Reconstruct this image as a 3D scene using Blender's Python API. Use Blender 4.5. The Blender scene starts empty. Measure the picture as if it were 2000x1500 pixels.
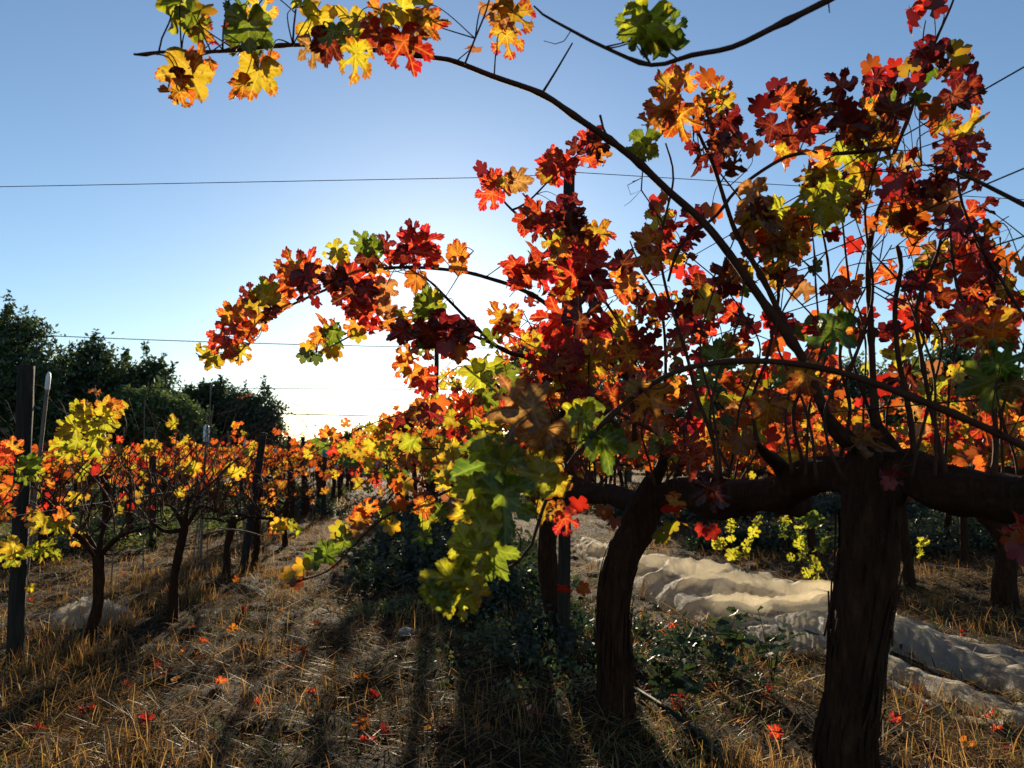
import bpy, math, random
import numpy as np
from mathutils import Vector, Matrix, Quaternion, noise

rnd = random.Random(7)
rng = np.random.default_rng(7)
R = math.radians
sc = bpy.context.scene
COL = sc.collection

# ------------------------------------------------------------------ camera
CAM_H = 1.10
PITCH = math.atan(135 / 1502)
cam_d = bpy.data.cameras.new('camera')
cam_d.sensor_width = 36.0
cam_d.lens = 36.0 * 1502 / 2000
cam_d.clip_start = 0.05
cam_d.clip_end = 2000
cam_d.dof.use_dof = True
cam_d.dof.focus_distance = 2.6
cam_d.dof.aperture_fstop = 8.0
cam = bpy.data.objects.new('camera', cam_d)
COL.objects.link(cam)
cam.location = (0, 0, CAM_H)
cam.rotation_euler = (R(90) + PITCH, 0, 0)
sc.camera = cam

# ------------------------------------------------------------------ sky, sun, exposure
SUN_EL, SUN_AZ = R(12.5), R(-5.1)          # azimuth from +Y, clockwise
world = bpy.data.worlds.new('World')
sc.world = world
world.use_nodes = True
wn, wl = world.node_tree.nodes, world.node_tree.links
wn.clear()
sky = wn.new('ShaderNodeTexSky')
sky.sky_type = 'NISHITA'
sky.sun_disc = False
sky.sun_elevation = SUN_EL
sky.sun_rotation = SUN_AZ
sky.altitude = 300
sky.air_density = 1.0
sky.dust_density = 0.20
sky.ozone_density = 2.0
tint = wn.new('ShaderNodeMix'); tint.data_type = 'RGBA'; tint.blend_type = 'MULTIPLY'
tint.inputs['Factor'].default_value = 1.0
tint.inputs['B'].default_value = (0.90, 0.97, 1.04, 1)
bg = wn.new('ShaderNodeBackground')
bg.inputs['Strength'].default_value = 0.062
wo = wn.new('ShaderNodeOutputWorld')
wl.new(sky.outputs[0], tint.inputs['A'])
wl.new(tint.outputs['Result'], bg.inputs['Color'])
wl.new(bg.outputs[0], wo.inputs['Surface'])

sun_d = bpy.data.lights.new('sun', 'SUN')
sun_d.energy = 5.0
sun_d.angle = R(0.55)
sun_d.color = (1.0, 0.84, 0.60)
sun = bpy.data.objects.new('sun', sun_d)
COL.objects.link(sun)
SUN_DIR = Vector((math.sin(SUN_AZ) * math.cos(SUN_EL), math.cos(SUN_AZ) * math.cos(SUN_EL), math.sin(SUN_EL)))
sun.rotation_euler = SUN_DIR.to_track_quat('Z', 'Y').to_euler()
sun.location = (0, 0, 30)

sc.view_settings.view_transform = 'Standard'
sc.view_settings.look = 'None'
sc.view_settings.gamma = 1.0
sc.view_settings.use_curve_mapping = False
sc.view_settings.exposure = 1.25
sc.cycles.use_denoising = True
sc.cycles.max_bounces = 6
sc.cycles.diffuse_bounces = 3
sc.cycles.glossy_bounces = 2
sc.cycles.transmission_bounces = 5
sc.cycles.transparent_max_bounces = 6
sc.cycles.sample_clamp_indirect = 6

# ------------------------------------------------------------------ geometry helpers
CT, ST = math.cos(PITCH), math.sin(PITCH)
RIGHT, UP = Vector((1, 0, 0)), Vector((0, -ST, CT))

def P(px, py, D):
    """the point of the place seen at photo pixel (px, py) at horizontal depth D metres"""
    x, y = (px - 1000) / 1502, (750 - py) / 1502
    v = Vector((x, CT - y * ST, ST + y * CT))
    return Vector((0, 0, CAM_H)) + v * (D / v.y)

def G(px, py):
    """where the ray through a pixel meets the ground"""
    x, y = (px - 1000) / 1502, (750 - py) / 1502
    v = Vector((x, CT - y * ST, ST + y * CT))
    t = CAM_H / -v.z
    return Vector((v.x * t, v.y * t, 0))

def gh(x, y):
    """ground height, works on arrays too"""
    f = 0.022 * np.sin(x * 2.1 + 0.7 * y) * np.cos(y * 1.3 - .4 * x) + 0.012 * np.sin(x * 5.3 + 1.1) * np.sin(y * 4.1)
    w1, w2 = x + .23 * np.sin(3.7 * y + .9), y + .19 * np.sin(4.3 * x)
    near = np.exp(-(np.maximum(np.abs(y - 6), 6) - 6) / 8)
    f = f + near * (.016 * np.sin(9.1 * w1 + 1.7 * w2) * np.sin(8.3 * w2 - 2.1 * w1 + .5) + .009 * np.sin(17.0 * w2 + 6 * w1 + 2) * np.sin(15.7 * w1 - 5 * w2)
                    + .005 * np.sin(31 * w1 + 9 * w2) * np.sin(29 * w2 - 8 * w1 + 1))
    g = 0.018 * np.sin(0.31 * x + 2) * np.cos(0.27 * y)
    row = 0.05 * np.exp(-((x - (-1.89 - .12 * y)) / .35) ** 2) + 0.04 * np.exp(-((x - (1.183 - .213 * y)) / .35) ** 2)
    return f + g + row

def ground_pt(px, py):
    p = G(px, py); p.z = float(gh(p.x, p.y)); return p

def tag(o, label=None, cat=None, group=None, kind=None):
    if label: o['label'] = label
    if cat: o['category'] = cat
    if group: o['group'] = group
    if kind: o['kind'] = kind
    return o

def empty(name, loc):
    o = bpy.data.objects.new(name, None)
    o.empty_display_size = .1
    COL.objects.link(o)
    o.location = loc
    return o

def link_mesh(name, me, parent=None):
    o = bpy.data.objects.new(name, me)
    COL.objects.link(o)
    if parent is not None: o.parent = parent
    return o

def np_mesh(name, verts, faces, mat=None, smooth=False, uv=None, col=None, fsize=None):
    """mesh from arrays; faces (n,3) or (n,4)"""
    me = bpy.data.meshes.new(name)
    verts = np.asarray(verts, dtype=np.float32); faces = np.asarray(faces, dtype=np.int32)
    nf, k = faces.shape
    me.vertices.add(len(verts)); me.vertices.foreach_set('co', verts.ravel())
    me.loops.add(nf * k); me.loops.foreach_set('vertex_index', faces.ravel())
    me.polygons.add(nf)
    me.polygons.foreach_set('loop_start', np.arange(0, nf * k, k, dtype=np.int32))
    me.polygons.foreach_set('loop_total', np.full(nf, k, dtype=np.int32))
    if smooth: me.polygons.foreach_set('use_smooth', np.ones(nf, dtype=bool))
    if uv is not None:
        l = me.uv_layers.new(name='UVMap')
        l.data.foreach_set('uv', np.asarray(uv, dtype=np.float32)[faces.ravel()].ravel())
    if col is not None:
        a = me.color_attributes.new('col', 'FLOAT_COLOR', 'POINT')
        c = np.ones((len(verts), 4), dtype=np.float32); c[:, :3] = col
        a.data.foreach_set('color', c.ravel())
    me.update(calc_edges=True)
    me.validate()
    if mat: me.materials.append(mat)
    return me

def spline(pts, step):
    """Catmull-Rom resampling of [(Vector, radius), ...]"""
    out = []
    n = len(pts)
    for i in range(n - 1):
        p0, p1, p2, p3 = pts[max(i - 1, 0)], pts[i], pts[i + 1], pts[min(i + 2, n - 1)]
        k = max(1, int((p2[0] - p1[0]).length / step))
        for j in range(k):
            t = j / k
            a = .5 * ((2 * p1[0]) + (p2[0] - p0[0]) * t + (2 * p0[0] - 5 * p1[0] + 4 * p2[0] - p3[0]) * t * t
                      + (3 * p1[0] - p0[0] - 3 * p2[0] + p3[0]) * t ** 3)
            out.append((a, p1[1] * (1 - t) + p2[1] * t))
    out.append(pts[-1])
    return out

class MB:
    def __init__(self): self.v, self.f, self.n = [], [], 0
    def tube(self, pts, seg=6, bark=0.0, twist=0.0, off=Vector((0, 0, 0)), seed=0.0, knots=0.0, squash=0.0):
        """pts [(Vector, r)] -> closed tube"""
        N = len(pts)
        if N < 2: return
        base = self.n
        T = [(pts[min(i + 1, N - 1)][0] - pts[max(i - 1, 0)][0]).normalized() for i in range(N)]
        a = Vector((0, 0, 1)) if abs(T[0].z) < .9 else Vector((1, 0, 0))
        U = T[0].cross(a).normalized()
        s = 0.0
        for i in range(N):
            p, r = pts[i]
            if i: s += (p - pts[i - 1][0]).length
            U = (U - T[i] * U.dot(T[i]))
            U = U.normalized() if U.length > 1e-6 else T[i].orthogonal().normalized()
            V = T[i].cross(U)
            kn = 1.0
            if knots:
                ph = (s + seed) % knots
                kn = 1 + .38 * math.exp(-((ph - knots / 2) / (knots * .055)) ** 2)
            for j in range(seg):
                th = 2 * math.pi * j / seg
                rr = r * kn
                if bark:
                    tt = th + twist * s
                    c, d = math.cos(tt), math.sin(tt)
                    ridge = abs(noise.noise(Vector((c * 2.6 + seed, d * 2.6, s * 2.2))))
                    fine = noise.noise(Vector((c * 7.0, d * 7.0 + seed, s * 9)))
                    lump = noise.noise(Vector((c * .9, d * .9, s * 6.0 + seed * 3)))
                    rr *= 1 + bark * (1.1 - 3.2 * ridge) * .5 + bark * .28 * fine + bark * .8 * lump
                q = p + U * (rr * math.cos(th)) + V * (rr * math.sin(th) * (1 - squash))
                self.v.append(tuple(q - off))
        for i in range(N - 1):
            for j in range(seg):
                k = (j + 1) % seg
                self.f.append((base + i * seg + j, base + i * seg + k, base + (i + 1) * seg + k, base + (i + 1) * seg + j))
        self.n += N * seg
        for (e, ti) in ((0, 0), (N - 1, N - 1)):
            self.v.append(tuple(pts[e][0] - off)); c = self.n; self.n += 1
            for j in range(seg):
                k = (j + 1) % seg
                x, y = base + ti * seg + j, base + ti * seg + k
                self.f.append((x, y, c) if e else (y, x, c))
    def box(self, lo, hi, M=None, off=Vector((0, 0, 0))):
        b = self.n
        for z in (lo[2], hi[2]):
            for (x, y) in ((lo[0], lo[1]), (hi[0], lo[1]), (hi[0], hi[1]), (lo[0], hi[1])):
                q = Vector((x, y, z))
                if M: q = M @ q
                self.v.append(tuple(q - off))
        self.n += 8
        for f in ((0, 3, 2, 1), (4, 5, 6, 7), (0, 1, 5, 4), (1, 2, 6, 5), (2, 3, 7, 6), (3, 0, 4, 7)):
            self.f.append(tuple(b + i for i in f))
    def build(self, name, mat, parent=None, smooth=True, bevel=0):
        me = bpy.data.meshes.new(name)
        me.from_pydata(self.v, [], self.f)
        if smooth: me.polygons.foreach_set('use_smooth', [True] * len(me.polygons))
        me.materials.append(mat)
        o = link_mesh(name, me, parent)
        return o

# ------------------------------------------------------------------ material helpers
class NT:
    def __init__(self, name):
        self.m = bpy.data.materials.new(name); self.m.use_nodes = True
        self.t = self.m.node_tree; self.t.nodes.clear()
        self.out = self.t.nodes.new('ShaderNodeOutputMaterial')
    def n(self, typ, **kw):
        nd = self.t.nodes.new(typ)
        for k, v in kw.items(): setattr(nd, k, v)
        return nd
    def put(self, sock, v):
        if isinstance(v, bpy.types.NodeSocket): self.t.links.new(v, sock)
        elif isinstance(v, (tuple, list)) and len(v) == 3 and sock.type == 'RGBA': sock.default_value = (*v, 1)
        else: sock.default_value = v
    def math(self, op, a, b=None, c=None, clamp=False):
        nd = self.n('ShaderNodeMath', operation=op, use_clamp=clamp)
        self.put(nd.inputs[0], a)
        if b is not None: self.put(nd.inputs[1], b)
        if c is not None: self.put(nd.inputs[2], c)
        return nd.outputs[0]
    def mix(self, f, a, b, blend='MIX'):
        nd = self.n('ShaderNodeMix', data_type='RGBA', blend_type=blend)
        self.put(nd.inputs['Factor'], f); self.put(nd.inputs['A'], a); self.put(nd.inputs['B'], b)
        return nd.outputs['Result']
    def noise(self, vec, scale, detail=3, rough=.55, dist=0):
        nd = self.n('ShaderNodeTexNoise')
        if vec is not None: self.t.links.new(vec, nd.inputs['Vector'])
        nd.inputs['Scale'].default_value = scale; nd.inputs['Detail'].default_value = detail
        nd.inputs['Roughness'].default_value = rough; nd.inputs['Distortion'].default_value = dist
        return nd.outputs['Fac']
    def ramp(self, f, stops):
        nd = self.n('ShaderNodeValToRGB')
        cr = nd.color_ramp
        while len(cr.elements) < len(stops): cr.elements.new(.5)
        for e, (p, c) in zip(cr.elements, stops):
            e.position = p; e.color = (*c, 1) if len(c) == 3 else c
        self.put(nd.inputs[0], f)
        return nd.outputs[0]
    def bump(self, h, dist, strength=1.0):
        nd = self.n('ShaderNodeBump'); nd.inputs['Distance'].default_value = dist
        nd.inputs['Strength'].default_value = strength
        self.put(nd.inputs['Height'], h); return nd.outputs[0]
    def principled(self, col, rough=.8, spec=.3, normal=None):
        nd = self.n('ShaderNodeBsdfPrincipled')
        self.put(nd.inputs['Base Color'], col); self.put(nd.inputs['Roughness'], rough)
        nd.inputs['Specular IOR Level'].default_value = spec
        if normal is not None: self.put(nd.inputs['Normal'], normal)
        return nd.outputs[0]
    def done(self, sh):
        self.t.links.new(sh, self.out.inputs['Surface']); return self.m
    def map(self, vec, scale):
        nd = self.n('ShaderNodeMapping'); nd.inputs['Scale'].default_value = scale
        self.t.links.new(vec, nd.inputs['Vector']); return nd.outputs[0]

def leafy(N, col, tcol, tf=.55, gloss=.06, normal=None, rough=.45):
    """thin leaf: diffuse front + light coming through + a little sheen"""
    d = N.n('ShaderNodeBsdfDiffuse'); N.put(d.inputs['Color'], col)
    t = N.n('ShaderNodeBsdfTranslucent'); N.put(t.inputs['Color'], tcol)
    g = N.n('ShaderNodeBsdfGlossy'); g.inputs['Roughness'].default_value = rough
    if normal is not None:
        for s in (d, t, g): N.put(s.inputs['Normal'], normal)
    m = N.n('ShaderNodeMixShader'); m.inputs[0].default_value = tf
    N.t.links.new(d.outputs[0], m.inputs[1]); N.t.links.new(t.outputs[0], m.inputs[2])
    m2 = N.n('ShaderNodeMixShader'); m2.inputs[0].default_value = gloss
    N.t.links.new(m.outputs[0], m2.inputs[1]); N.t.links.new(g.outputs[0], m2.inputs[2])
    return m2.outputs[0]

def mat_leaf(name, A, B, V, edge=1.0, blot=1.0, tf=.6, bias=0.0, thick=1.0):
    """A near the veins, B between them and at the rim, V the veins"""
    N = NT(name)
    uv = N.n('ShaderNodeUVMap', uv_map='UVMap').outputs[0]
    oi = N.n('ShaderNodeObjectInfo')
    off = N.n('ShaderNodeCombineXYZ'); N.put(off.inputs[2], N.math('MULTIPLY', oi.outputs['Random'], 37.0))
    va = N.n('ShaderNodeVectorMath', operation='ADD'); N.t.links.new(uv, va.inputs[0]); N.t.links.new(off.outputs[0], va.inputs[1])
    vec = va.outputs[0]
    sp = N.n('ShaderNodeSeparateXYZ'); N.t.links.new(uv, sp.inputs[0])
    x = N.math('ABSOLUTE', sp.outputs[0]); y = sp.outputs[1]
    dv = None
    for a in (0.0, R(50), R(108)):
        p = N.math('ABSOLUTE', N.math('SUBTRACT', N.math('MULTIPLY', x, math.cos(a)), N.math('MULTIPLY', y, math.sin(a))))
        s = N.math('ADD', N.math('MULTIPLY', x, math.sin(a)), N.math('MULTIPLY', y, math.cos(a)))
        q = N.math('ADD', p, N.math('MULTIPLY', N.math('MAXIMUM', N.math('MULTIPLY', s, -1.0), 0.0), 6.0))
        # side veins branching from this one
        w = N.math('PINGPONG', N.math('SUBTRACT', s, N.math('MULTIPLY', p, .95)), .07)
        w = N.math('ADD', N.math('MULTIPLY', w, .75), N.math('MULTIPLY', q, .045))
        w = N.math('ADD', w, N.math('MULTIPLY', N.math('MAXIMUM', N.math('SUBTRACT', p, N.math('MULTIPLY', s, .5)), 0.0), 1.2))
        q = N.math('MINIMUM', q, N.math('ADD', w, .008))
        dv = q if dv is None else N.math('MINIMUM', dv, q)
    n1 = N.noise(vec, 3.2, 4, .6)
    n2 = N.noise(vec, 11.0, 3, .65)
    vo = N.n('ShaderNodeTexVoronoi', feature='DISTANCE_TO_EDGE'); N.t.links.new(vec, vo.inputs['Vector']); vo.inputs['Scale'].default_value = 13
    rad = N.n('ShaderNodeVectorMath', operation='LENGTH'); N.t.links.new(uv, rad.inputs[0])
    f = N.math('ADD', N.math('MULTIPLY', N.math('SUBTRACT', n1, .5), 3.4 * blot), N.math('MULTIPLY', N.math('SUBTRACT', n2, .5), 2.2 * blot))
    f = N.math('ADD', f, N.math('MULTIPLY', N.math('MINIMUM', dv, .10), 8.0))
    f = N.math('ADD', f, N.math('MULTIPLY', vo.outputs[0], 2.2))
    f = N.math('ADD', f, N.math('MULTIPLY', N.math('SUBTRACT', rad.outputs['Value'], .44), 2.4 * edge))
    f = N.math('ADD', f, N.math('ADD', N.math('MULTIPLY', N.math('SUBTRACT', oi.outputs['Random'], .5), .9), bias), clamp=True)
    c = N.mix(f, A, B)
    vm = N.math('SUBTRACT', 1.0, N.math('DIVIDE', dv, .022), clamp=True)
    c = N.mix(N.math('MULTIPLY', vm, .6), c, V)
    # brown dead flecks
    n3 = N.noise(vec, 5.5, 2, .5)
    fl = N.math('MULTIPLY', N.math('SUBTRACT', n3, .66), 9.0, clamp=True)
    c = N.mix(fl, c, (.10, .035, .012))
    n4 = N.noise(vec, 2.1, 3, .6)
    c = N.mix(N.math('MULTIPLY', N.math('SUBTRACT', n4, .5), 3.2, clamp=True), c, N.mix(1.0, c, (.62, .42, .3), 'MULTIPLY'))
    hs = N.n('ShaderNodeHueSaturation')
    N.put(hs.inputs['Hue'], N.math('ADD', .5, N.math('MULTIPLY', N.math('SUBTRACT', oi.outputs['Random'], .5), .035)))
    N.put(hs.inputs['Value'], N.math('ADD', .78, N.math('MULTIPLY', N.math('FRACT', N.math('MULTIPLY', oi.outputs['Random'], 7.31)), .38)))
    N.put(hs.inputs['Color'], c)
    c = hs.outputs[0]
    dk = N.mix(1.0, c, (.55, .5, .5), 'MULTIPLY')
    h = N.math('ADD', N.math('MULTIPLY', N.math('MINIMUM', dv, .05), 6.0), N.math('MULTIPLY', n2, .5))
    tc = N.mix(1.0, c, (thick, thick, thick), 'MULTIPLY')
    return N.done(leafy(N, dk, tc, tf, .035, N.bump(h, .004, .6)))

LEAF = {
    'M': mat_leaf('leaf_turning', (.42, .28, .015), (.30, .010, .009), (.8, .55, .08), 1.2, 1.3, .62, .22),
    'R': mat_leaf('leaf_red', (.48, .07, .012), (.34, .006, .010), (.75, .30, .06), .7, .9, .66, .18),
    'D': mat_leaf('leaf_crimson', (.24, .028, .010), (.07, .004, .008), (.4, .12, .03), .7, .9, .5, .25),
    'O': mat_leaf('leaf_orange', (.52, .24, .018), (.38, .04, .008), (.85, .45, .07), .9, 1.1, .68, .10),
    'Y': mat_leaf('leaf_yellow', (.44, .34, .016), (.34, .075, .008), (.7, .5, .08), 1.6, 1.1, .66, -.42),
    'G': mat_leaf('leaf_lime', (.36, .38, .015), (.30, .22, .01), (.62, .6, .1), 1.0, .9, .66, -.25),
    'N': mat_leaf('leaf_green', (.17, .24, .015), (.09, .14, .01), (.36, .42, .06), .8, .8, .5, -.1),
    'B': mat_leaf('leaf_tan', (.45, .22, .05), (.24, .09, .025), (.6, .36, .14), .8, .9, .55, 0),
}
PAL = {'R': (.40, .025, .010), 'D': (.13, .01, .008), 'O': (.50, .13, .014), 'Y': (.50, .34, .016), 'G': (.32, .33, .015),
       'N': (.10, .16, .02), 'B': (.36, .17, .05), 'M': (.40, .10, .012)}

def mat_attr_leaf(name, tf=.6, k=.55, gloss=.03):
    N = NT(name)
    a = N.n('ShaderNodeAttribute', attribute_name='col')
    return N.done(leafy(N, N.mix(1.0, a.outputs['Color'], (k, k, k), 'MULTIPLY'), a.outputs['Color'], tf, gloss))

M_FOL = mat_attr_leaf('foliage_leaves')
M_STRAW = mat_attr_leaf('dry_straw', .5, 1.0, .025)
M_WEED = mat_attr_leaf('weed_green', .45, .9, .05)
M_CROWN = mat_attr_leaf('evergreen_leaves', .35, 1.0, .05)

def mat_bark(name, c0, c1, stretch=(9, 9, 1.6), bump=.012):
    N = NT(name)
    g = N.n('ShaderNodeTexCoord').outputs['Object']
    v = N.map(g, stretch)
    n = N.noise(v, 3.0, 6, .7, .6)
    w = N.noise(v, 12.0, 4, .7)
    m = N.noise(g, 5.0, 3)
    h = N.math('ADD', N.math('ABSOLUTE', N.math('SUBTRACT', n, .5)), N.math('MULTIPLY', w, .25))
    c = N.ramp(h, [(.06, c0), (.30, c1)])
    c = N.mix(N.math('MULTIPLY', N.math('SUBTRACT', m, .55), 4, clamp=True), c, tuple(x * .55 for x in c1))
    return N.done(N.principled(c, .92, .15, N.bump(h, bump, 1.0)))

M_BARK = mat_bark('old_vine_bark', (.013, .006, .004), (.070, .029, .012), bump=.02)
M_POST = mat_bark('weathered_post', (.012, .010, .008), (.055, .043, .032), (14, 14, .8), .006)
M_TRUNK = mat_bark('tree_bark', (.03, .025, .02), (.14, .11, .08), bump=.03)
M_STONE = mat_bark('stone', (.16, .15, .13), (.36, .34, .30), (3, 3, 3), .01)

def mat_cane(name, c0, c1):
    N = NT(name)
    g = N.n('ShaderNodeTexCoord').outputs['Object']
    n = N.noise(g, 14, 4, .6); k = N.noise(g, 90, 2)
    c = N.mix(n, c0, c1)
    return N.done(N.principled(c, .85, .12, N.bump(k, .002, .7)))
M_CANE = mat_cane('cane_bark', (.03, .012, .008), (.10, .04, .022))
M_BARE = mat_cane('bare_cane', (.07, .034, .022), (.20, .11, .065))
M_STAKE = mat_cane('cane_stake', (.10, .08, .06), (.24, .19, .14))

def mat_plain(name, c, rough=.6, spec=.4, metal=0):
    N = NT(name)
    g = N.n('ShaderNodeTexCoord').outputs['Object']
    n = N.noise(g, 30, 3)
    col = N.mix(N.math('MULTIPLY', n, .5), c, tuple(x * .5 for x in c))
    return N.done(N.principled(col, rough, spec, N.bump(n, .001)))
M_WIRE = mat_plain('wire_steel', (.03, .03, .032), .8, .15)
M_CAP = mat_plain('white_plastic', (.78, .77, .72), .45, .5)
M_TURQ = mat_plain('turquoise_tape', (.03, .35, .42), .5)
M_HOSE = mat_plain('hose_rubber', (.012, .022, .02), .75, .2)
M_WALL = mat_plain('render_wall', (.45, .44, .42), .9, .1)
# ------------------------------------------------------------------ ground
def mat_ground():
    N = NT('soil_with_straw')
    g = N.n('ShaderNodeTexCoord').outputs['Object']
    a = N.noise(g, 1.1, 5, .6); b = N.noise(g, 26, 5, .7); c = N.noise(N.map(g, (40, 12, 1)), 3.0, 4, .7, 1.5)
    s = N.ramp(a, [(.35, (.012, .008, .005)), (.5, (.028, .015, .006)), (.68, (.055, .028, .009))])
    s = N.mix(N.math('MULTIPLY', N.math('SUBTRACT', c, .5), 5, clamp=True), s, (.08, .042, .013))
    s = N.mix(N.math('MULTIPLY', N.math('SUBTRACT', b, .56), 6, clamp=True), s, (.03, .022, .014))
    h = N.math('ADD', b, N.math('MULTIPLY', c, .8))
    return N.done(N.principled(s, .95, .1, N.bump(h, .03, 1)))
def axis(lo, hi, step, far):
    a = list(np.arange(lo, hi, step)); d = step
    l, r = [], []
    x = a[0]
    while x > -far: d *= 1.25; x -= d; l.append(x)
    d = step; x = a[-1]
    while x < far: d *= 1.25; x += d; r.append(x)
    return np.array(l[::-1] + a + r)
gx, gy = axis(-5, 5, .045, 500), axis(-.5, 10, .045, 600)
X, Y = np.meshgrid(gx, gy)
Z = gh(X, Y).ravel()
nX, nY = len(gx), len(gy)
idx = np.arange(nX * nY).reshape(nY, nX)
F = np.stack([idx[:-1, :-1].ravel(), idx[:-1, 1:].ravel(), idx[1:, 1:].ravel(), idx[1:, :-1].ravel()], 1)
V = np.stack([X.ravel(), Y.ravel(), Z], 1)
tag(link_mesh('ground', np_mesh('ground', V, F, mat_ground(), True)), kind='structure')

# ------------------------------------------------------------------ ground cover
def fbm(x, y, s, o=0.0):
    return (np.sin(x * s + 1.3 * np.sin(y * s * .7 + o) + o) * np.cos(y * s * .9 + 1.7 * np.sin(x * s * .5 + o * 2))
            + .5 * np.sin(x * s * 2.3 + o * 3 + 1.1 * np.sin(y * s * 1.9)) * np.sin(y * s * 2.1 + o)) / 1.5

def scatter(n, y0, y1, spread=.75, pw=.6, mask=None):
    """points on the ground, denser near the camera side"""
    out = []
    tot = 0
    while tot < n:
        u = rng.random(n * 2)
        y = y0 + (y1 - y0) * u ** (1 / pw)
        x = (rng.random(n * 2) * 2 - 1) * (spread * y + 1.2)
        k = np.ones(len(x), bool) if mask is None else rng.random(len(x)) < mask(x, y)
        out.append(np.stack([x[k], y[k]], 1)); tot += k.sum()
    return np.concatenate(out)[:n]

def blades(name, pts, h, w, lean, cols, mat, bend=.3, flat=False, parent=None):
    n = len(pts)
    x, y = pts[:, 0], pts[:, 1]
    z = gh(x, y) - .004
    az = rng.random(n) * 2 * np.pi
    ln = lean[0] + (lean[1] - lean[0]) * rng.random(n)
    hh = h[0] + (h[1] - h[0]) * rng.random(n) ** 1.6
    ww = w * (.6 + .8 * rng.random(n))
    d = np.stack([np.cos(az) * np.sin(ln), np.sin(az) * np.sin(ln), np.cos(ln)], 1)
    d2 = d + np.stack([np.cos(az) * bend, np.sin(az) * bend, -bend * np.ones(n) * (0 if flat else 1)], 1) * rng.random((n, 1))
    wa = rng.random(n) * 2 * np.pi
    sd = np.stack([np.cos(wa), np.sin(wa), .3 * (rng.random(n) - .5)], 1) * ww[:, None] * .5
    b = np.stack([x, y, z + (rng.random(n) * .03 if flat else 0)], 1)
    m = b + d * hh[:, None] * .55
    t = m + d2 * hh[:, None] * .45
    gz = gh(m[:, 0], m[:, 1]) + .004; m[:, 2] = np.maximum(m[:, 2], gz)
    gz = gh(t[:, 0], t[:, 1]) + .004; t[:, 2] = np.maximum(t[:, 2], gz)
    V = np.stack([b - sd, b + sd, m - sd * .9, m + sd * .9, t - sd * .35, t + sd * .35], 1).reshape(-1, 3)
    o = np.arange(n)[:, None] * 6
    F = np.concatenate([o + np.array([[0, 1, 3, 2]]), o + np.array([[2, 3, 5, 4]])])
    C = np.array(cols)[rng.integers(0, len(cols), n)] * (.6 + .7 * rng.random((n, 1)))
    C = np.repeat(C, 6, 0)
    return link_mesh(name, np_mesh(name, V, F, mat, False, None, C), parent)

rowL = lambda y: -1.89 - .12 * y
rowR = lambda y: 1.183 - .213 * y
STRAW = [(.28, .145, .035), (.36, .21, .06), (.18, .08, .02), (.42, .29, .13), (.10, .043, .013), (.10, .075, .016), (.05, .024, .008)]
GOLD = [(.25, .13, .04), (.32, .18, .06), (.16, .08, .022), (.09, .045, .015)]
def m_lit(x, y): return np.clip(.6 + .5 * fbm(x, y, 2.6, .4), .25, 1)
tag(blades('straw_litter', scatter(210000, .8, 17, mask=m_lit), (.03, .16), .0046, (1.0, 1.56), STRAW, M_STRAW, .2, True), kind='stuff')
def m_stub(x, y):
    c = np.clip(1.3 * fbm(x, y, 4.6, 2.0) - .1, 0, 1) ** 1.3
    r = np.exp(-((x - rowL(y) - .15) / .55) ** 2)
    a = np.exp(-((x - rowR(y)) / .5) ** 2) * .35
    return np.clip(c * (.22 + 1.0 * r + a) + .25 * r * (.2 + .8 * fbm(x, y, 5, 1)), 0.01, 1)
tag(blades('stubble_grass', scatter(34000, .9, 13, mask=m_stub), (.04, .17), .0032, (.05, .38), GOLD + STRAW[:2], M_STRAW, .3), kind='stuff')
tag(blades('far_grass', scatter(30000, 14, 48, spread=.85, pw=.75), (.08, .30), .018, (.1, 1.2), GOLD + STRAW, M_STRAW, .4), kind='stuff')
def m_green(x, y):
    r = np.exp(-((x - rowR(y) + .15) / .75) ** 2)
    return np.clip((.3 + 1.0 * fbm(x, y, 2.2, 5)) * (.25 + r), 0.0, 1)
GRN = [(.06, .10, .02), (.10, .13, .025), (.14, .16, .03), (.045, .08, .02), (.20, .18, .05)]
tag(blades('green_grass', scatter(16000, 1.2, 12, mask=m_green), (.02, .10), .004, (.1, .8), GRN, M_WEED, .5), kind='stuff')

LOWLEAF_OUT = [(0, .72), (13, .60), (21, .56), (27, .40), (34, .56), (44, .60), (53, .66), (66, .57), (74, .52), (81, .40), (89, .50), (108, .54), (132, .44), (152, .38), (170, .12)]
def low_template(kind='vine'):
    if kind == 'vine':
        a = [(math.sin(R(t)) * r, math.cos(R(t)) * r, .10 * r * math.sin(3 * R(t))) for t, r in LOWLEAF_OUT]
        b = [(-x, y, z * -.6) for x, y, z in a[1:]][::-1]
        ring = a + b
    elif kind == 'weed':     # toothed oblong leaf
        a = [(0, 1.0, -.05), (.12, .86, 0), (.09, .74, .03), (.22, .6, .05), (.16, .5, .03), (.25, .34, .05), (.16, .2, .02), (.05, .02, 0)]
        ring = a + [(-x, y, z) for x, y, z in a[1:]][::-1]
    else:
        ring = [(0, 1, 0), (.25, .5, .05), (0, 0, 0), (-.25, .5, .05)]
    v = [(0, .0 if kind == 'vine' else .4, 0)] + ring if kind != 'oval' else ring
    if kind == 'oval': return np.array(v), np.array([[0, 1, 2], [0, 2, 3]])
    k = len(ring)
    f = [(0, 1 + i, 1 + (i + 1) % k) for i in range(k)]
    return np.array(v), np.array(f)

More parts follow.
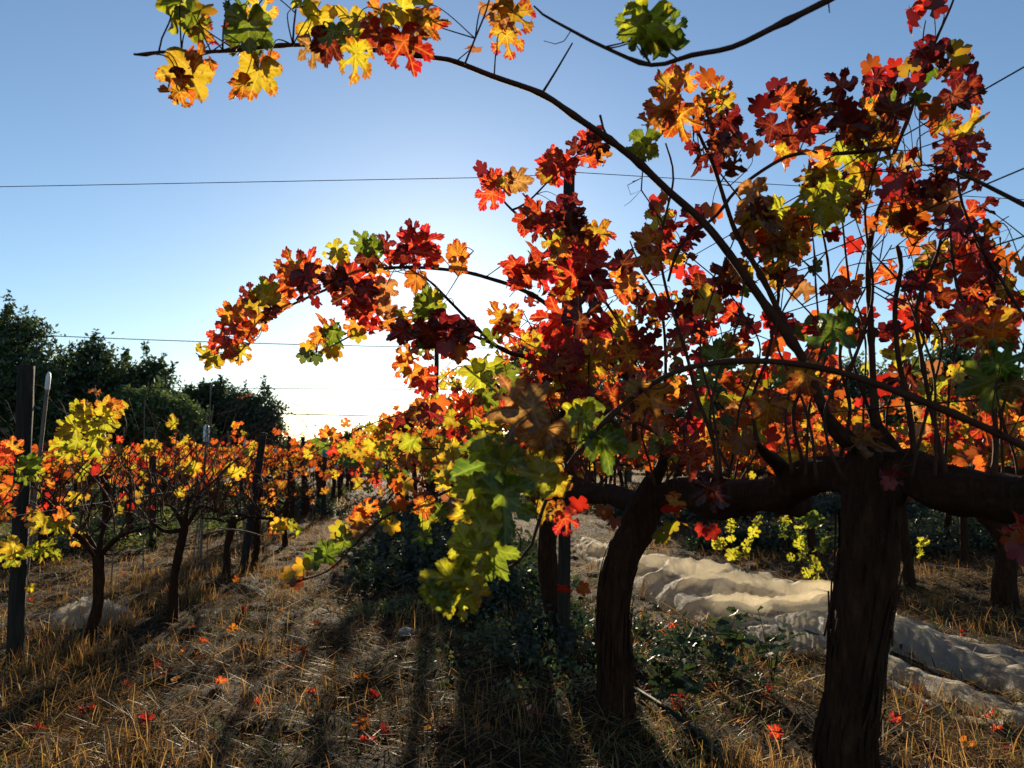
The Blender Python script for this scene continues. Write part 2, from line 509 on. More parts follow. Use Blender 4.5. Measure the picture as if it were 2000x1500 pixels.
def swarm(name, pos, size, cols, mat, kind='oval', normal=None, nj=1.0, tip=None, tj=1.0, parent=None):
    """many small leaves in one mesh: pos (n,3), size (n,), cols (n,3)"""
    tv, tf = low_template(kind)
    n = len(pos)
    nr = rng.normal(size=(n, 3)) * nj
    if normal is not None: nr += normal
    nr /= np.linalg.norm(nr, axis=1, keepdims=True) + 1e-9
    tp = rng.normal(size=(n, 3)) * tj
    if tip is not None: tp += tip
    tp -= nr * (tp * nr).sum(1, keepdims=True); tp /= np.linalg.norm(tp, axis=1, keepdims=True) + 1e-9
    sd = np.cross(tp, nr)
    s = np.asarray(size)[:, None, None]
    cv = 1 + rng.random((n, 1, 1)) * .0
    V = pos[:, None, :] + s * (sd[:, None, :] * tv[None, :, 0:1] + tp[:, None, :] * tv[None, :, 1:2] + nr[:, None, :] * tv[None, :, 2:3] * (rng.random((n, 1, 1)) * 3 - .5))
    F = (np.arange(n)[:, None, None] * len(tv) + tf[None]).reshape(-1, 3)
    C = np.repeat(np.asarray(cols), len(tv), 0)
    return link_mesh(name, np_mesh(name, V.reshape(-1, 3), F, mat, False, None, C), parent)

def pick(cols, n, j=.35):
    return np.array(cols)[rng.integers(0, len(cols), n)] * (1 - j / 2 + j * rng.random((n, 1)))

# low broad-leaved weeds under the right row (nobody could count them)
def weed_patch(name, c, rad, n, hmax, size, cols=GRN, stems=True):
    cl = max(6, n // 40)
    a = rng.random((cl, 2)) * 2 * np.pi; r = np.sqrt(rng.random(cl))
    cx = c[0] + rad[0] * r * np.cos(a[:, 0]); cy = c[1] + rad[1] * r * np.sin(a[:, 0])
    ch = hmax * (.35 + .65 * rng.random(cl)) * (1.1 - .6 * r)
    k = rng.integers(0, cl, n)
    t = rng.random(n)
    x = cx[k] + rng.normal(size=n) * .035 * (1 + t); y = cy[k] + rng.normal(size=n) * .035 * (1 + t)
    z = gh(x, y) + ch[k] * t + .01
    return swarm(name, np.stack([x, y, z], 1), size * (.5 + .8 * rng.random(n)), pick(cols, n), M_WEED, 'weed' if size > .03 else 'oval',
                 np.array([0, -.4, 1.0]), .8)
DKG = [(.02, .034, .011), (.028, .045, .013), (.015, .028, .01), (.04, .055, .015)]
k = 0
WEEDS = [((-5.6, 0), (.4, .7), 3500, .5, .055, DKG), ((-7.0, 0), (.55, .9), 4500, .62, .06, DKG), ((-8.6, 0), (.6, 1.1), 4500, .7, .07, DKG), ((-10.6, 0), (.6, 1.3), 4500, .7, .08, DKG), ((-4.3, 0), (.35, .5), 1800, .32, .045, DKG), ((60, 1075), (1.4, .5), 3000, .5, .06, GRN), ((300, 1040), (1.6, .6), 3600, .5, .06, GRN), ((480, 1010), (1.8, .9), 3800, .5, .07, DKG), ((180, 1000), (2.0, .8), 3800, .6, .07, DKG), ((560, 975), (1.6, 1.5), 3000, .5, .08, GRN), ((400, 975), (2.5, 1.2), 4000, .6, .09, DKG),  # patches on the right row line are added to block light and join its shade
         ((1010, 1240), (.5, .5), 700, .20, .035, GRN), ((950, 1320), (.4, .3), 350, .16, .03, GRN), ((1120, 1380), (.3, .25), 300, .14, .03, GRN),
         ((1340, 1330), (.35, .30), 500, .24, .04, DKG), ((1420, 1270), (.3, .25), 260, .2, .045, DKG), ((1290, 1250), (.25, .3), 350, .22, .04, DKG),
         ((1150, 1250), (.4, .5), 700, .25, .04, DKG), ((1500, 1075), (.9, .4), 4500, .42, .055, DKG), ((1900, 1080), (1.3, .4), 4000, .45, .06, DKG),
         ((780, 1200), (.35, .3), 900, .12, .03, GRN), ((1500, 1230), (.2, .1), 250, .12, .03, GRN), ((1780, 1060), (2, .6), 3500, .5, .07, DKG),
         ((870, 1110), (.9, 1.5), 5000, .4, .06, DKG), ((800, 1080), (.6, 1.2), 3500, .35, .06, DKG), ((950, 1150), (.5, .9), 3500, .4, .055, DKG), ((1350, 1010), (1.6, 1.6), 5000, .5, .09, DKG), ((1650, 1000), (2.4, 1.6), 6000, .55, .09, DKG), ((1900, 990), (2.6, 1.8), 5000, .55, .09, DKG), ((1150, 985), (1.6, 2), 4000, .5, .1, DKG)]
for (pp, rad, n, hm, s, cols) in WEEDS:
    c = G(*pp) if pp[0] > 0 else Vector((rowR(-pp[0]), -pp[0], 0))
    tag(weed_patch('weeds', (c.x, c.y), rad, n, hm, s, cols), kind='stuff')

# ------------------------------------------------------------------ trees beyond the vineyard
def clump_tree(name, base, clumps, n, size, cols, label, cat='tree', group=None, sprig=0, mat=M_CROWN, trunk_r=.12, rim=.35):
    """trunk, limbs and a crown of leaf clumps; clumps = [(Vector centre, (rx, ry, rz)), ...]"""
    root = empty(name, base)
    b = Vector(base)
    mb = MB()
    top = clumps[0][0]
    fork = Vector((b.x, b.y, b.z + (top.z - b.z) * .35))
    mb.tube(spline([(b - Vector((0, 0, .1)), trunk_r * 1.3), (b + Vector((.05, 0, .5)), trunk_r), (fork, trunk_r * .8)], .3), 10, .15, 1.0, b, rnd.random() * 9)
    for c, r in clumps:
        mid = fork.lerp(c, .5) + Vector((rnd.uniform(-.2, .2), rnd.uniform(-.2, .2), .1))
        mb.tube(spline([(fork, trunk_r * .6), (mid, trunk_r * .35), (c + Vector((0, 0, r[2] * .5)), .015)], .35), 6, .1, 1, b)
    mb.build('trunk', M_TRUNK, root)
    vol = np.array([r[0] * r[1] * r[2] for c, r in clumps]) ** .75
    n = int(n * 1.7); k = rng.choice(len(clumps), n, p=vol / vol.sum())
    C = np.array([tuple(c) for c, r in clumps]); RR = np.array([r for c, r in clumps])
    d = rng.normal(size=(n, 3)); d /= np.linalg.norm(d, axis=1, keepdims=True)
    n = len(k); rr = np.clip(rng.random(n) ** .38, 0, 1)
    # lumpy outline
    lump = 1 + .20 * np.sin(d[:, 0] * 5.0 + k * 1.7) * np.cos(d[:, 2] * 6.0 + k) + .14 * np.sin(d[:, 0] * 13 + d[:, 2] * 11 + k * 2.3) + .08 * np.sin(d[:, 1] * 19 + d[:, 2] * 23)
    sub = rng.normal(size=(n, 3)) * .045
    pos = C[k] + d * (rr * lump)[:, None] * RR[k] + sub
    if sprig:
        m = sprig * 60
        kk = rng.integers(0, sprig, m)
        sk = rng.choice(len(clumps), sprig, p=vol / vol.sum())
        sd = rng.normal(size=(sprig, 3)); sd[:, 2] = np.abs(sd[:, 2]) + .5; sd /= np.linalg.norm(sd, axis=1, keepdims=True)
        sb = C[sk] + sd * RR[sk] * .9
        L = (.25 + .5 * rng.random(sprig)) * min(1.0, RR[:, 0].mean())
        up = sd * .35 + np.array([0, 0, .9])
        t = rng.random(m)
        sp = sb[kk] + up[kk] * (L[kk] * t)[:, None] + rng.normal(size=(m, 3)) * (.055 * (1.2 - t))[:, None]
        pos = np.concatenate([pos, sp])
    keep = pos[:, 2] > b.z + .05
    pos = pos[keep]; m = len(pos)
    up = .75 + .5 * np.clip((pos[:, 2] - b.z) / max(.5, top.z - b.z), 0, 1.2)
    cc = pick(cols, m, .6)
    o = swarm('crown', pos - np.array(tuple(b)), size * 1.5 * (.55 + .9 * rng.random(m)), cc, mat, 'oval', None, 1.0, parent=root)
    return tag(root, label, cat, group)

EVG = [(.042, .068, .018), (.060, .088, .024), (.030, .050, .016), (.085, .11, .026)]
OLV = [(.09, .11, .05), (.12, .14, .07), (.07, .09, .045), (.16, .17, .09)]
LGT = [(.09, .13, .035), (.12, .15, .04), (.06, .10, .03)]
def cl(D, *spec):
    """clumps from (px, py, rx_px, rz_px) at depth D"""
    k = D / 1502
    return [(P(px, py, D + dz), (rx * k, min(rx, rz) * k * 1.1, rz * k)) for (px, py, rx, rz, dz) in spec]
def tree(D, px, spec, n, size, cols, label, **kw):
    c = cl(D, *spec)
    b = (P(px, 885, D).x, D, 0)
    return clump_tree(kw.pop('name', 'evergreen_tree'), b, c, n, size, cols, label, **kw)
tree(24, 15, [(0, 690, 95, 80, 0), (-60, 660, 90, 70, 0), (30, 770, 90, 100, -1), (-40, 820, 120, 90, 0), (60, 850, 60, 60, -1), (45, 650, 45, 35, 0)], 15000, .10, EVG,
     'tall dark evergreen tree at the left edge behind the thick post', group='trees along the left edge of the field', sprig=16)
tree(27, 165, [(165, 730, 70, 60, 0), (120, 790, 75, 90, 0), (210, 790, 85, 90, 0), (190, 690, 35, 28, 0), (150, 860, 100, 60, 0)], 14000, .10, EVG,
     'dark bushy evergreen tree behind the big yellow leaf cluster', group='trees along the left edge of the field', sprig=14)
tree(27, 285, [(280, 760, 65, 50, 0), (300, 725, 30, 24, 0), (255, 830, 80, 70, 0), (320, 850, 70, 60, 0)], 9000, .10, EVG,
     'evergreen tree with upright shoots standing above the sky line at left', group='trees along the left edge of the field', sprig=12)
tree(23, 340, [(340, 830, 60, 50, 0), (300, 800, 50, 40, 0), (375, 870, 45, 40, 0), (250, 800, 45, 40, 0)], 9000, .09, LGT,
     'lighter green rounded shrub in front of the dark evergreens', cat='shrub', name='evergreen_shrub', group='trees along the left edge of the field', sprig=4)
tree(31, 410, [(410, 800, 62, 48, 0), (370, 785, 35, 28, 0), (415, 765, 28, 18, 0), (420, 860, 70, 50, 0)], 9000, .11, EVG,
     'dark round topped tree left of the leaning post', group='trees along the left edge of the field', sprig=6)
tree(30, 500, [(500, 820, 54, 56, 0), (470, 800, 40, 36, 0), (515, 850, 40, 40, 0), (480, 870, 45, 40, 0)], 11000, .085, [(.05, .07, .035), (.07, .09, .045), (.04, .06, .03)],
     'rounded fine leaved tree standing at the right end of the tree line', group='trees along the left edge of the field', sprig=10)
tree(52, 590, [(570, 885, 40, 18, 0), (600, 880, 25, 16, 0), (545, 880, 25, 16, 0)], 3500, .12, OLV, 'small pale grey tree far behind the thin posts', sprig=3)
tree(46, 690, [(685, 880, 48, 38, 0), (650, 890, 35, 25, 0), (735, 890, 40, 26, 0)], 6000, .13, EVG, 'dark round tree far behind the yellow vine leaves', sprig=3)
tree(60, 850, [(850, 890, 90, 30, 0), (930, 880, 70, 34, 0)], 3500, .16, OLV, 'hazy low tree seen through the middle of the vines', sprig=2)
tree(30, 1225, [(1225, 745, 70, 50, 0), (1190, 790, 60, 60, 0), (1275, 790, 70, 60, 0), (1230, 850, 90, 60, 0)], 8000, .10, OLV, 'pale olive like tree seen through the vine behind the arched cane', name='olive_tree', sprig=8)
tree(26, 1450, [(1440, 790, 90, 70, 0), (1380, 840, 80, 60, 0), (1530, 800, 80, 70, 0)], 8000, .11, EVG, 'dark tree hidden behind the middle of the near vine', sprig=4)
tree(22, 1660, [(1660, 750, 70, 50, 0), (1620, 810, 70, 70, 0), (1700, 810, 80, 70, 0)], 8000, .09, OLV, 'silvery leaved tree behind the upright canes of the near vine', name='olive_tree', sprig=8)
tree(20, 1850, [(1830, 760, 80, 70, 0), (1780, 830, 90, 70, 0), (1900, 820, 110, 80, 0), (1870, 720, 60, 45, 0)], 12000, .09, EVG, 'broad dark evergreen tree behind the right side of the vine', sprig=8)
tree(24, 2060, [(2050, 780, 110, 80, 0), (1990, 840, 90, 70, 0), (2140, 820, 120, 90, 0)], 9000, .10, EVG, 'dark tree at the right edge behind the vine leaves', sprig=6)
for px in (-170, 1080, 1330, 1560, 1750):
    tree(48 + rnd.uniform(-4, 6), px, [(px, 875, 90, 34, 0), (px + 70, 885, 80, 26, 0), (px - 60, 885, 70, 26, 0)], 3500, .17, EVG,
         'low dark tree on the far edge of the field', group='low trees on the far edge of the field', sprig=3)

# far pale wall
mb = MB(); a = P(655, 905, 40)
mb.box((a.x, 40, 0), (a.x + 2.4, 40.25, 1.25)); mb.box((a.x - .05, 39.97, 1.25), (a.x + 2.45, 40.28, 1.33))
tag(mb.build('garden_wall', M_WALL, None, False), 'low grey wall far behind the vine rows', 'wall')

# ------------------------------------------------------------------ white crop net on the ground
def mat_net():
    N = NT('crop_net_cloth')
    g = N.n('ShaderNodeTexCoord').outputs['Object']
    n = N.noise(g, 7, 5, .65); f = N.noise(g, 60, 3, .7)
    w = N.noise(N.map(g, (5, 2.2, 5)), 7, 5, .7, 1.2)
    c = N.ramp(n, [(.3, (.84, .78, .66)), (.5, (.90, .86, .78)), (.8, (.93, .90, .84))])
    h = N.math('ADD', N.math('MULTIPLY', N.math('ABSOLUTE', N.math('SUBTRACT', w, .5)), 2.0), N.math('MULTIPLY', f, .12))
    sh = leafy(N, c, N.mix(1, c, (1, .92, .74), 'MULTIPLY'), .74, .04, N.bump(h, .03, 1.0), .5)
    tr = N.n('ShaderNodeBsdfTransparent'); mx = N.n('ShaderNodeMixShader')      # open weave lets light through
    N.put(mx.inputs[0], N.math('ADD', .26, N.math('MULTIPLY', f, .16)))
    N.t.links.new(sh, mx.inputs[1]); N.t.links.new(tr.outputs[0], mx.inputs[2])
    return N.done(mx.outputs[0])
M_NET = mat_net()
def net_body(parent, near, far, height, nu=300, nv=56, seed=0, fold=1.0, pk=.42):
    """sheet bundle between a near edge and a far edge (ground points), with lengthwise folds"""
    A = spline([(p, 0) for p in near], .05); B = spline([(p, 0) for p in far], .05)
    def at(S, t):
        q = t * (len(S) - 1); i = min(int(q), len(S) - 2); return S[i][0].lerp(S[i + 1][0], q - i)
    V = []
    for i in range(nu):
        u = i / (nu - 1)
        a, b = at(A, u), at(B, u)
        L = u * 9
        hs = height(u)
        wob = .05 * noise.noise(Vector((L * 2.2, seed, 0)))
        for j in range(nv):
            v = j / (nv - 1)
            d = (b - a)
            q = a + d * (v + (.06 * noise.noise(Vector((L * 1.6, v * 3, seed)))) * math.sin(math.pi * v)) + d.normalized() * wob
            env = math.sin(min(1, v / pk) * math.pi / 2) ** .6 if v < pk else (1 - (v - pk) / (1 - pk)) ** .9
            r1 = 1 - abs(noise.noise(Vector((L * .55 + v * 1.5, v * 4.5 - L * .5, seed + 3)))) * 3.0
            r2 = 1 - abs(noise.noise(Vector((L * .8 + v * 3, v * 9.0 - L * .6, seed + 7)))) * 2
            r3 = 1 - abs(noise.noise(Vector((L * 3.2 - v * 6, v * 19.0 + L, seed + 9)))) * 2
            z = hs * .62 * env * (.6 + fold * (.42 * r1 + .20 * r2 + .05 * r3))
            z = max(z, 0) + (.006 if env > .05 else -.02)
            V.append((q.x, q.y, float(gh(q.x, q.y)) + z))
    V = np.array(V)
    idx = np.arange(nu * nv).reshape(nu, nv)
    F = np.stack([idx[:-1, :-1].ravel(), idx[:-1, 1:].ravel(), idx[1:, 1:].ravel(), idx[1:, :-1].ravel()], 1)
    V = V - np.array(tuple(parent.location))
    return link_mesh('net_length', np_mesh('net_length', V, F, M_NET, True), parent)
net = empty('crop_net', ground_pt(1500, 1240))
g2 = lambda *pp: [G(*p) for p in pp]
net_body(net, g2((1120, 1075), (1200, 1130), (1290, 1185), (1400, 1232), (1500, 1245), (1620, 1258), (1720, 1262)),
         g2((1150, 1052), (1230, 1085), (1320, 1105), (1440, 1125), (1560, 1160), (1660, 1195), (1760, 1225)), lambda u: .10 + .24 * math.sin(min(1, u * 1.3) * math.pi * .55), 420, 80, 1, 1.1)
net_body(net, g2((1425, 1262), (1500, 1278), (1580, 1284), (1640, 1290), (1700, 1295)),
         g2((1425, 1240), (1500, 1215), (1580, 1205), (1640, 1215), (1720, 1230)), lambda u: .05 + .26 * math.sin(min(1, u * 1.6) * math.pi * .5), 160, 50, 5, .25, .4)
net_body(net, g2((1660, 1262), (1760, 1280), (1850, 1320), (1950, 1350), (2080, 1395), (2300, 1480)),
         g2((1660, 1200), (1760, 1215), (1850, 1240), (1950, 1262), (2080, 1300), (2300, 1360)), lambda u: .20 + .03 * math.sin(u * 8), 260, 56, 9, .45, .3)
net_body(net, g2((1640, 1285), (1760, 1335), (1860, 1378), (1960, 1410), (2080, 1445), (2300, 1540)),
         g2((1640, 1270), (1760, 1300), (1860, 1335), (1960, 1365), (2080, 1400), (2300, 1490)), lambda u: .12 + .02 * math.sin(u * 9), 260, 44, 13, .5, .35)
net_body(net, g2((1640, 1310), (1740, 1350), (1830, 1392), (1900, 1415), (1960, 1425)),
         g2((1640, 1298), (1740, 1335), (1830, 1376), (1900, 1400), (1960, 1418)), lambda u: .05 * (1 - u) + .02, 160, 30, 17, .8)
tag(net, 'long crumpled cream crop net lying on the ground behind the two thick trunks', 'net', 'pale nets left on the ground')
net2 = empty('crop_net', ground_pt(190, 1220))
net_body(net2, g2((95, 1225), (140, 1240), (200, 1240), (262, 1225)), g2((105, 1200), (150, 1192), (205, 1190), (262, 1212)), lambda u: .20 * math.sin(math.pi * min(1, .12 + u * .88)) ** 1.1 + .02, 120, 50, 21, .7, .4)
tag(net2, 'small grey heap of bundled net behind the left row trunk', 'net', 'pale nets left on the ground')

# ------------------------------------------------------------------ hose, stones
mb = MB()
mb.tube(spline([(ground_pt(x, y) + Vector((0, 0, z)), .009) for x, y, z in ((1235, 1370, .03), (1290, 1415, .05), (1340, 1455, .03), (1400, 1515, .02), (1480, 1600, .02))], .03), 8)
tag(mb.build('drip_hose', M_HOSE), 'dark green hose on the ground right of the second trunk', 'hose')
for (px, py, s, lab) in ((795, 1248, .05, 'pale grey stone lying in the shaded straw'),):
    me = bpy.data.meshes.new('stone'); import bmesh
    bm = bmesh.new(); bmesh.ops.create_icosphere(bm, subdivisions=3, radius=1)
    for v in bm.verts:
        v.co *= 1 + .35 * noise.noise(v.co * 1.3 + Vector((px, 0, 0))); v.co.z *= .55; v.co *= s
    bm.to_mesh(me); bm.free(); me.materials.append(M_STONE)
    o = link_mesh('stone', me); o.location = ground_pt(px, py) + Vector((0, 0, s * .2)); tag(o, lab, 'stone')
# ------------------------------------------------------------------ vine leaves
def ang_profile(t, deep, lobes=(0, 52, 108), rl=(.74, .68, .54)):
    """leaf outline radius at t degrees from the tip"""
    t = abs(t)
    xs = (0, lobes[0] + 26, lobes[1], lobes[1] + 28, lobes[2], 140, 160, 180)
    ys = (rl[0] * .93, .60, rl[1] * .94, .54, rl[2] * .97, .42, .34, .10)
    best = float(np.interp(t, xs, ys))
    for c, r in zip(lobes, rl): best += .035 * r * math.exp(-((t - c) / 7.0) ** 2)
    for c, q in (((lobes[0] + lobes[1]) / 2, .30), ((lobes[1] + lobes[2]) / 2, .25)):
        best *= 1 - q * deep * math.exp(-((t - c) / 6.5) ** 2)
    return best

def make_leaf_mesh(name, mat, deep, fold, curl, wave, seed, closed, holes=0):
    rr = random.Random(seed)
    NA, NR = 84, 7
    tooth = [rr.uniform(.6, 1.3) for _ in range(60)]
    tips = (rr.uniform(.92, 1.05), rr.uniform(.92, 1.06), rr.uniform(.9, 1.06))
    lob = (0, 50 + rr.uniform(-4, 4), 106 + rr.uniform(-5, 5))
    out = []
    for i in range(NA + 1):
        t = -176 + 352 * i / NA
        r = ang_profile(t, deep if not closed else deep, lob, (.74 * tips[0], .68 * tips[1], .55 * tips[2]))
        ph = (abs(t) / 8.6) % 1.0
        k = tooth[int(abs(t) / 8.6) + (20 if t < 0 else 0)]
        r *= 1 + .10 * k * (1 - 2 * abs(ph - .35)) - .05
        r *= 1 + .04 * math.sin(t * .11 + seed)
        out.append((t, r))
    f = [0, .22, .40, .55, .70, .85, 1.0]
    V, UV = [], []
    px = [rr.uniform(-3, 3) for _ in range(6)]
    dead = set()
    hs = []
    if closed:     # round gaps where neighbouring lobes meet
        for c in ((lob[0] + lob[1]) / 2 - 1, (lob[1] + lob[2]) / 2):
            for sgn in (-1, 1):
                if rr.random() < .85: hs.append((sgn * c, rr.uniform(.34, .42), rr.uniform(.06, .105)))
    for _ in range(holes):
        hs.append((rr.uniform(-120, 120), rr.uniform(.3, .5), rr.uniform(.02, .05)))
    for i, (t, ro) in enumerate(out):
        for j, ff in enumerate(f):
            r = ro * ff
            a = R(t)
            x, y = math.sin(a) * r, math.cos(a) * r
            for (hc, hr, hw) in hs:      # pull the net of vertices back round each hole
                hx, hy = math.sin(R(hc)) * hr, math.cos(R(hc)) * hr
                dx, dy = x - hx, y - hy; d = math.hypot(dx, dy)
                if d < hw * 1.9 and d > 1e-5 and ff < 1:
                    nd = hw + (d / (hw * 1.9)) * hw * .9
                    x, y = hx + dx / d * nd, hy + dy / d * nd
            UV.append((x, y))
            r2 = x * x + y * y
            z = fold * abs(x) * (.6 + .4 * y) + curl * (y * y * .8 + .25 * r2) + wave * (
                .10 * math.sin(x * 9 + px[0]) * math.cos(y * 8 + px[1]) + .08 * math.sin(a * 5 + px[2]) * ff ** 2 + .06 * math.sin(a * 11 + px[3]) * ff ** 3)
            # blade puckers down into the main veins
            for va in (0, 50, 108):
                p = abs(abs(x) * math.cos(R(va)) - y * math.sin(R(va)))
                if abs(x) * math.sin(R(va)) + y * math.cos(R(va)) > 0: z -= .03 * math.exp(-(p / .05) ** 2)
            # roll of the rim for curled leaves
            V.append((x * (1 - .25 * abs(fold)), y, z))
    faces = []
    n = len(f)
    for i in range(NA):
        for j in range(n - 1):
            a, b, c, d = i * n + j, (i + 1) * n + j, (i + 1) * n + j + 1, i * n + j + 1
            mx = sum(UV[q][0] for q in (a, b, c, d)) / 4; my = sum(UV[q][1] for q in (a, b, c, d)) / 4
            if any(math.hypot(mx - math.sin(R(hc)) * hr, my - math.cos(R(hc)) * hr) < hw * .98 for hc, hr, hw in hs): continue
            if j == 0: faces.append((a, c, d))
            else: faces.append((a, b, c, d))
    me = bpy.data.meshes.new(name)
    me.from_pydata(V, [], faces)
    uvl = me.uv_layers.new(name='UVMap')
    li = np.zeros(len(me.loops), dtype=np.int32); me.loops.foreach_get('vertex_index', li)
    uvl.data.foreach_set('uv', np.array(UV, dtype=np.float32)[li].ravel())
    me.polygons.foreach_set('use_smooth', [True] * len(me.polygons))
    me.materials.append(mat)
    return me
SHAPES = [(.7, .10, -.15, .5, 1, True, 0), (.9, .20, -.3, .7, 2, False, 0), (1.0, -.15, .25, .7, 3, True, 1), (1.2, .25, -.4, 1.0, 4, False, 0),
          (.8, .08, -.1, .5, 5, True, 2),  (.7, .45, -.5, 1.3, 6, False, 1), (.9, -.30, .5, 1.4, 7, False, 0), (1.0, .75, -.8, 1.6, 8, True, 1), (1.2, .15, -.5, .9, 9, True, 0)]
LM = {}
for key in LEAF:
    base = []
    for s in SHAPES:
        base.append(make_leaf_mesh('leaf', LEAF[key], *s))
    LM[key] = base

def leaf_matrix(pos, ang, size, tilt=.75, roll=.6):
    """leaf whose middle is seen at pos, tip towards ang degrees on the picture plane, blade roughly facing the aisle"""
    a = R(ang)
    view = (pos - Vector((0, 0, CAM_H))).normalized()
    rt = view.cross(Vector((0, 0, 1))).normalized(); up = rt.cross(view)
    t = rt * math.cos(a) + up * math.sin(a)
    nrm = -view
    q = Quaternion(t, rnd.gauss(0, roll * .75)); nrm = q @ nrm
    sd = t.cross(nrm).normalized()
    q = Quaternion(sd, rnd.gauss(0, tilt * .6)); t = q @ t; nrm = q @ nrm
    if rnd.random() < .5: nrm = -nrm
    sd = t.cross(nrm).normalized()
    M = Matrix((sd, t, nrm)).transposed()
    s = size / 1.2
    org = pos - t * (.16 * s)
    return Matrix.Translation(org) @ M.to_4x4() @ Matrix.Scale(s, 4)

class Vine:
    def __init__(self, base, label, group=None, name='grapevine', cap=292):
        self.root = empty(name, base); self.b = Vector(base); self.cap = cap
        tag(self.root, label, 'grapevine', group)
        self.canes, self.leaves = [], []; self.tl = .6
    def trunk(self, pts, bark=.22, seg=30, step=.02, name='trunk', seed=None, twist=2.2):
        mb = MB()
        mb.tube(spline(pts, step), seg, bark, twist, self.b, rnd.random() * 20 if seed is None else seed)
        return mb.build(name, M_BARK, self.root)
    def cane(self, pts, r0, r1, mat=None, jit=0, name='cane', seg=7, knots=.075, step=.02):
        n = len(pts)
        S = spline([(p, r0 + (r1 - r0) * i / (n - 1)) for i, p in enumerate(pts)], step)
        if jit:
            o = rnd.random() * 50
            S = [(p + jit * noise.noise_vector(p * 7 + Vector((o, 0, 0))), r) for p, r in S]
        mb = MB(); mb.tube(S, seg, 0, 0, self.b, rnd.random() * .1, knots)
        c = {'mb': mb, 'S': S, 'mat': mat or M_CANE, 'name': name}
        self.canes.append(c); return c
    def leaf(self, pos, ang, size, key, tilt=.75, roll=.6, pet=True, shape=None):
        if key in ('R', 'O') and rnd.random() < .22: key = 'M'      # leaves still turning, yellow veins and red rims
        self.leaves.append([leaf_matrix(pos, ang, size, tilt, roll), size / max(.3, (pos - cam.location).length), key, pet,
                            rnd.randrange(len(SHAPES)) if shape is None else shape, size])
    def L(self, D, *items):
        """(px, py, size px, tip angle, kind[, depth])"""
        for it in items:
            d = it[5] if len(it) > 5 else D
            d += rnd.uniform(-.05, .05)
            key = it[4]
            self.leaf(P(it[0], it[1], d), it[3], it[2] * d / 1502 * .98, rnd.choice(key), self.tl, self.tl * .95)
    def blob(self, D, dj, cx, cy, rx, ry, n, size, keys, ang=-90, aj=70, shape=None):
        for _ in range(max(1, int(n * .82))):
            a, r = rnd.uniform(0, 2 * math.pi), math.sqrt(rnd.random())
            d = D + rnd.uniform(-dj, dj)
            p = P(cx + 1.08 * rx * r * math.cos(a), cy + ry * r * math.sin(a), d)
            self.leaf(p, rnd.gauss(ang, aj), size * D / 1502 * rnd.uniform(.52, 1.3), rnd.choice(keys), .9, .8)
    def finish(self):
        S = []; own = []
        for ci, c in enumerate(self.canes):
            for p, r in c['S'][::2]: S.append(tuple(p)); own.append(ci)
        S = np.array(S) if S else np.zeros((1, 3)); own = own or [0]
        order = sorted(range(len(self.leaves)), key=lambda i: -self.leaves[i][1])
        todo, rest = [], []
        for k, i in enumerate(order):
            M, app, key, pet, sh, size = self.leaves[i]
            o = np.array(tuple(M.translation))
            d = np.linalg.norm(S - o, axis=1); j0 = int(d.argmin()); j = int(rnd.choice(np.nonzero(d < d[j0] + .06)[0]))
            ci = own[j]
            if self.canes and pet and d[j] < .14:
                a, b = Vector(S[j]), M.translation
                tip = (M.to_3x3() @ Vector((0, 1, 0))).normalized()
                mid = a.lerp(b, .55) - tip * min(.04, d[j] * .35) + Vector((0, 0, d[j] * .03))
                self.canes[ci]['mb'].tube(spline([(a, .0016), (mid, .0011), (b, .0012)], .008), 4, 0, 0, self.b)
            (todo if k < self.cap else rest).append((M, key, sh, ci, size))
        objs = [c['mb'].build(c['name'], c['mat'], self.root) for c in self.canes]
        for (M, key, sh, ci, size) in todo:
            o = bpy.data.objects.new('leaf', LM[key][sh])
            COL.objects.link(o)
            o.parent = objs[ci] if objs else self.root
            o.matrix_local = Matrix.Translation(-self.b) @ M
        if rest: joined_leaves([(M, key) for M, key, *_ in rest], self.root, self.b)
        return self

def joined_leaves(lst, root, b, name='foliage'):
    tv, tf = low_template('vine')
    n = len(lst)
    Ms = np.array([[list(r) for r in M] for M, k in lst])
    hv = np.concatenate([tv * np.array([1, 1, 1.6]), np.ones((len(tv), 1))], 1)
    V = np.einsum('nij,vj->nvi', Ms, hv)[:, :, :3] - np.array(tuple(b))
    F = (np.arange(n)[:, None, None] * len(tv) + tf[None]).reshape(-1, 3)
    C = np.array([PAL[k] for M, k in lst]) * (.65 + .6 * rng.random((n, 1)))
    # rim a little redder than the middle, leaf by leaf
    Cv = np.repeat(C[:, None, :], len(tv), 1); rim = np.ones((len(tv), 1)); rim[0] = 0
    edge = Cv * np.array([.95, .62, .8])
    Cv = Cv * (1 - rim) + edge * rim
    o = link_mesh(name, np_mesh(name, V.reshape(-1, 3), F, M_FOL, False, None, Cv.reshape(-1, 3)), root)
    tag(o, kind='stuff'); return o

def pl(D, *pp):
    """polyline from (px, py[, depth])"""
    n = len(pp); out = []
    for i, p in enumerate(pp):
        if len(p) > 2: d = p[2]
        elif isinstance(D, tuple): d = D[0] + (D[1] - D[0]) * i / (n - 1)
        else: d = D
        out.append(P(p[0], p[1], d))
    return out

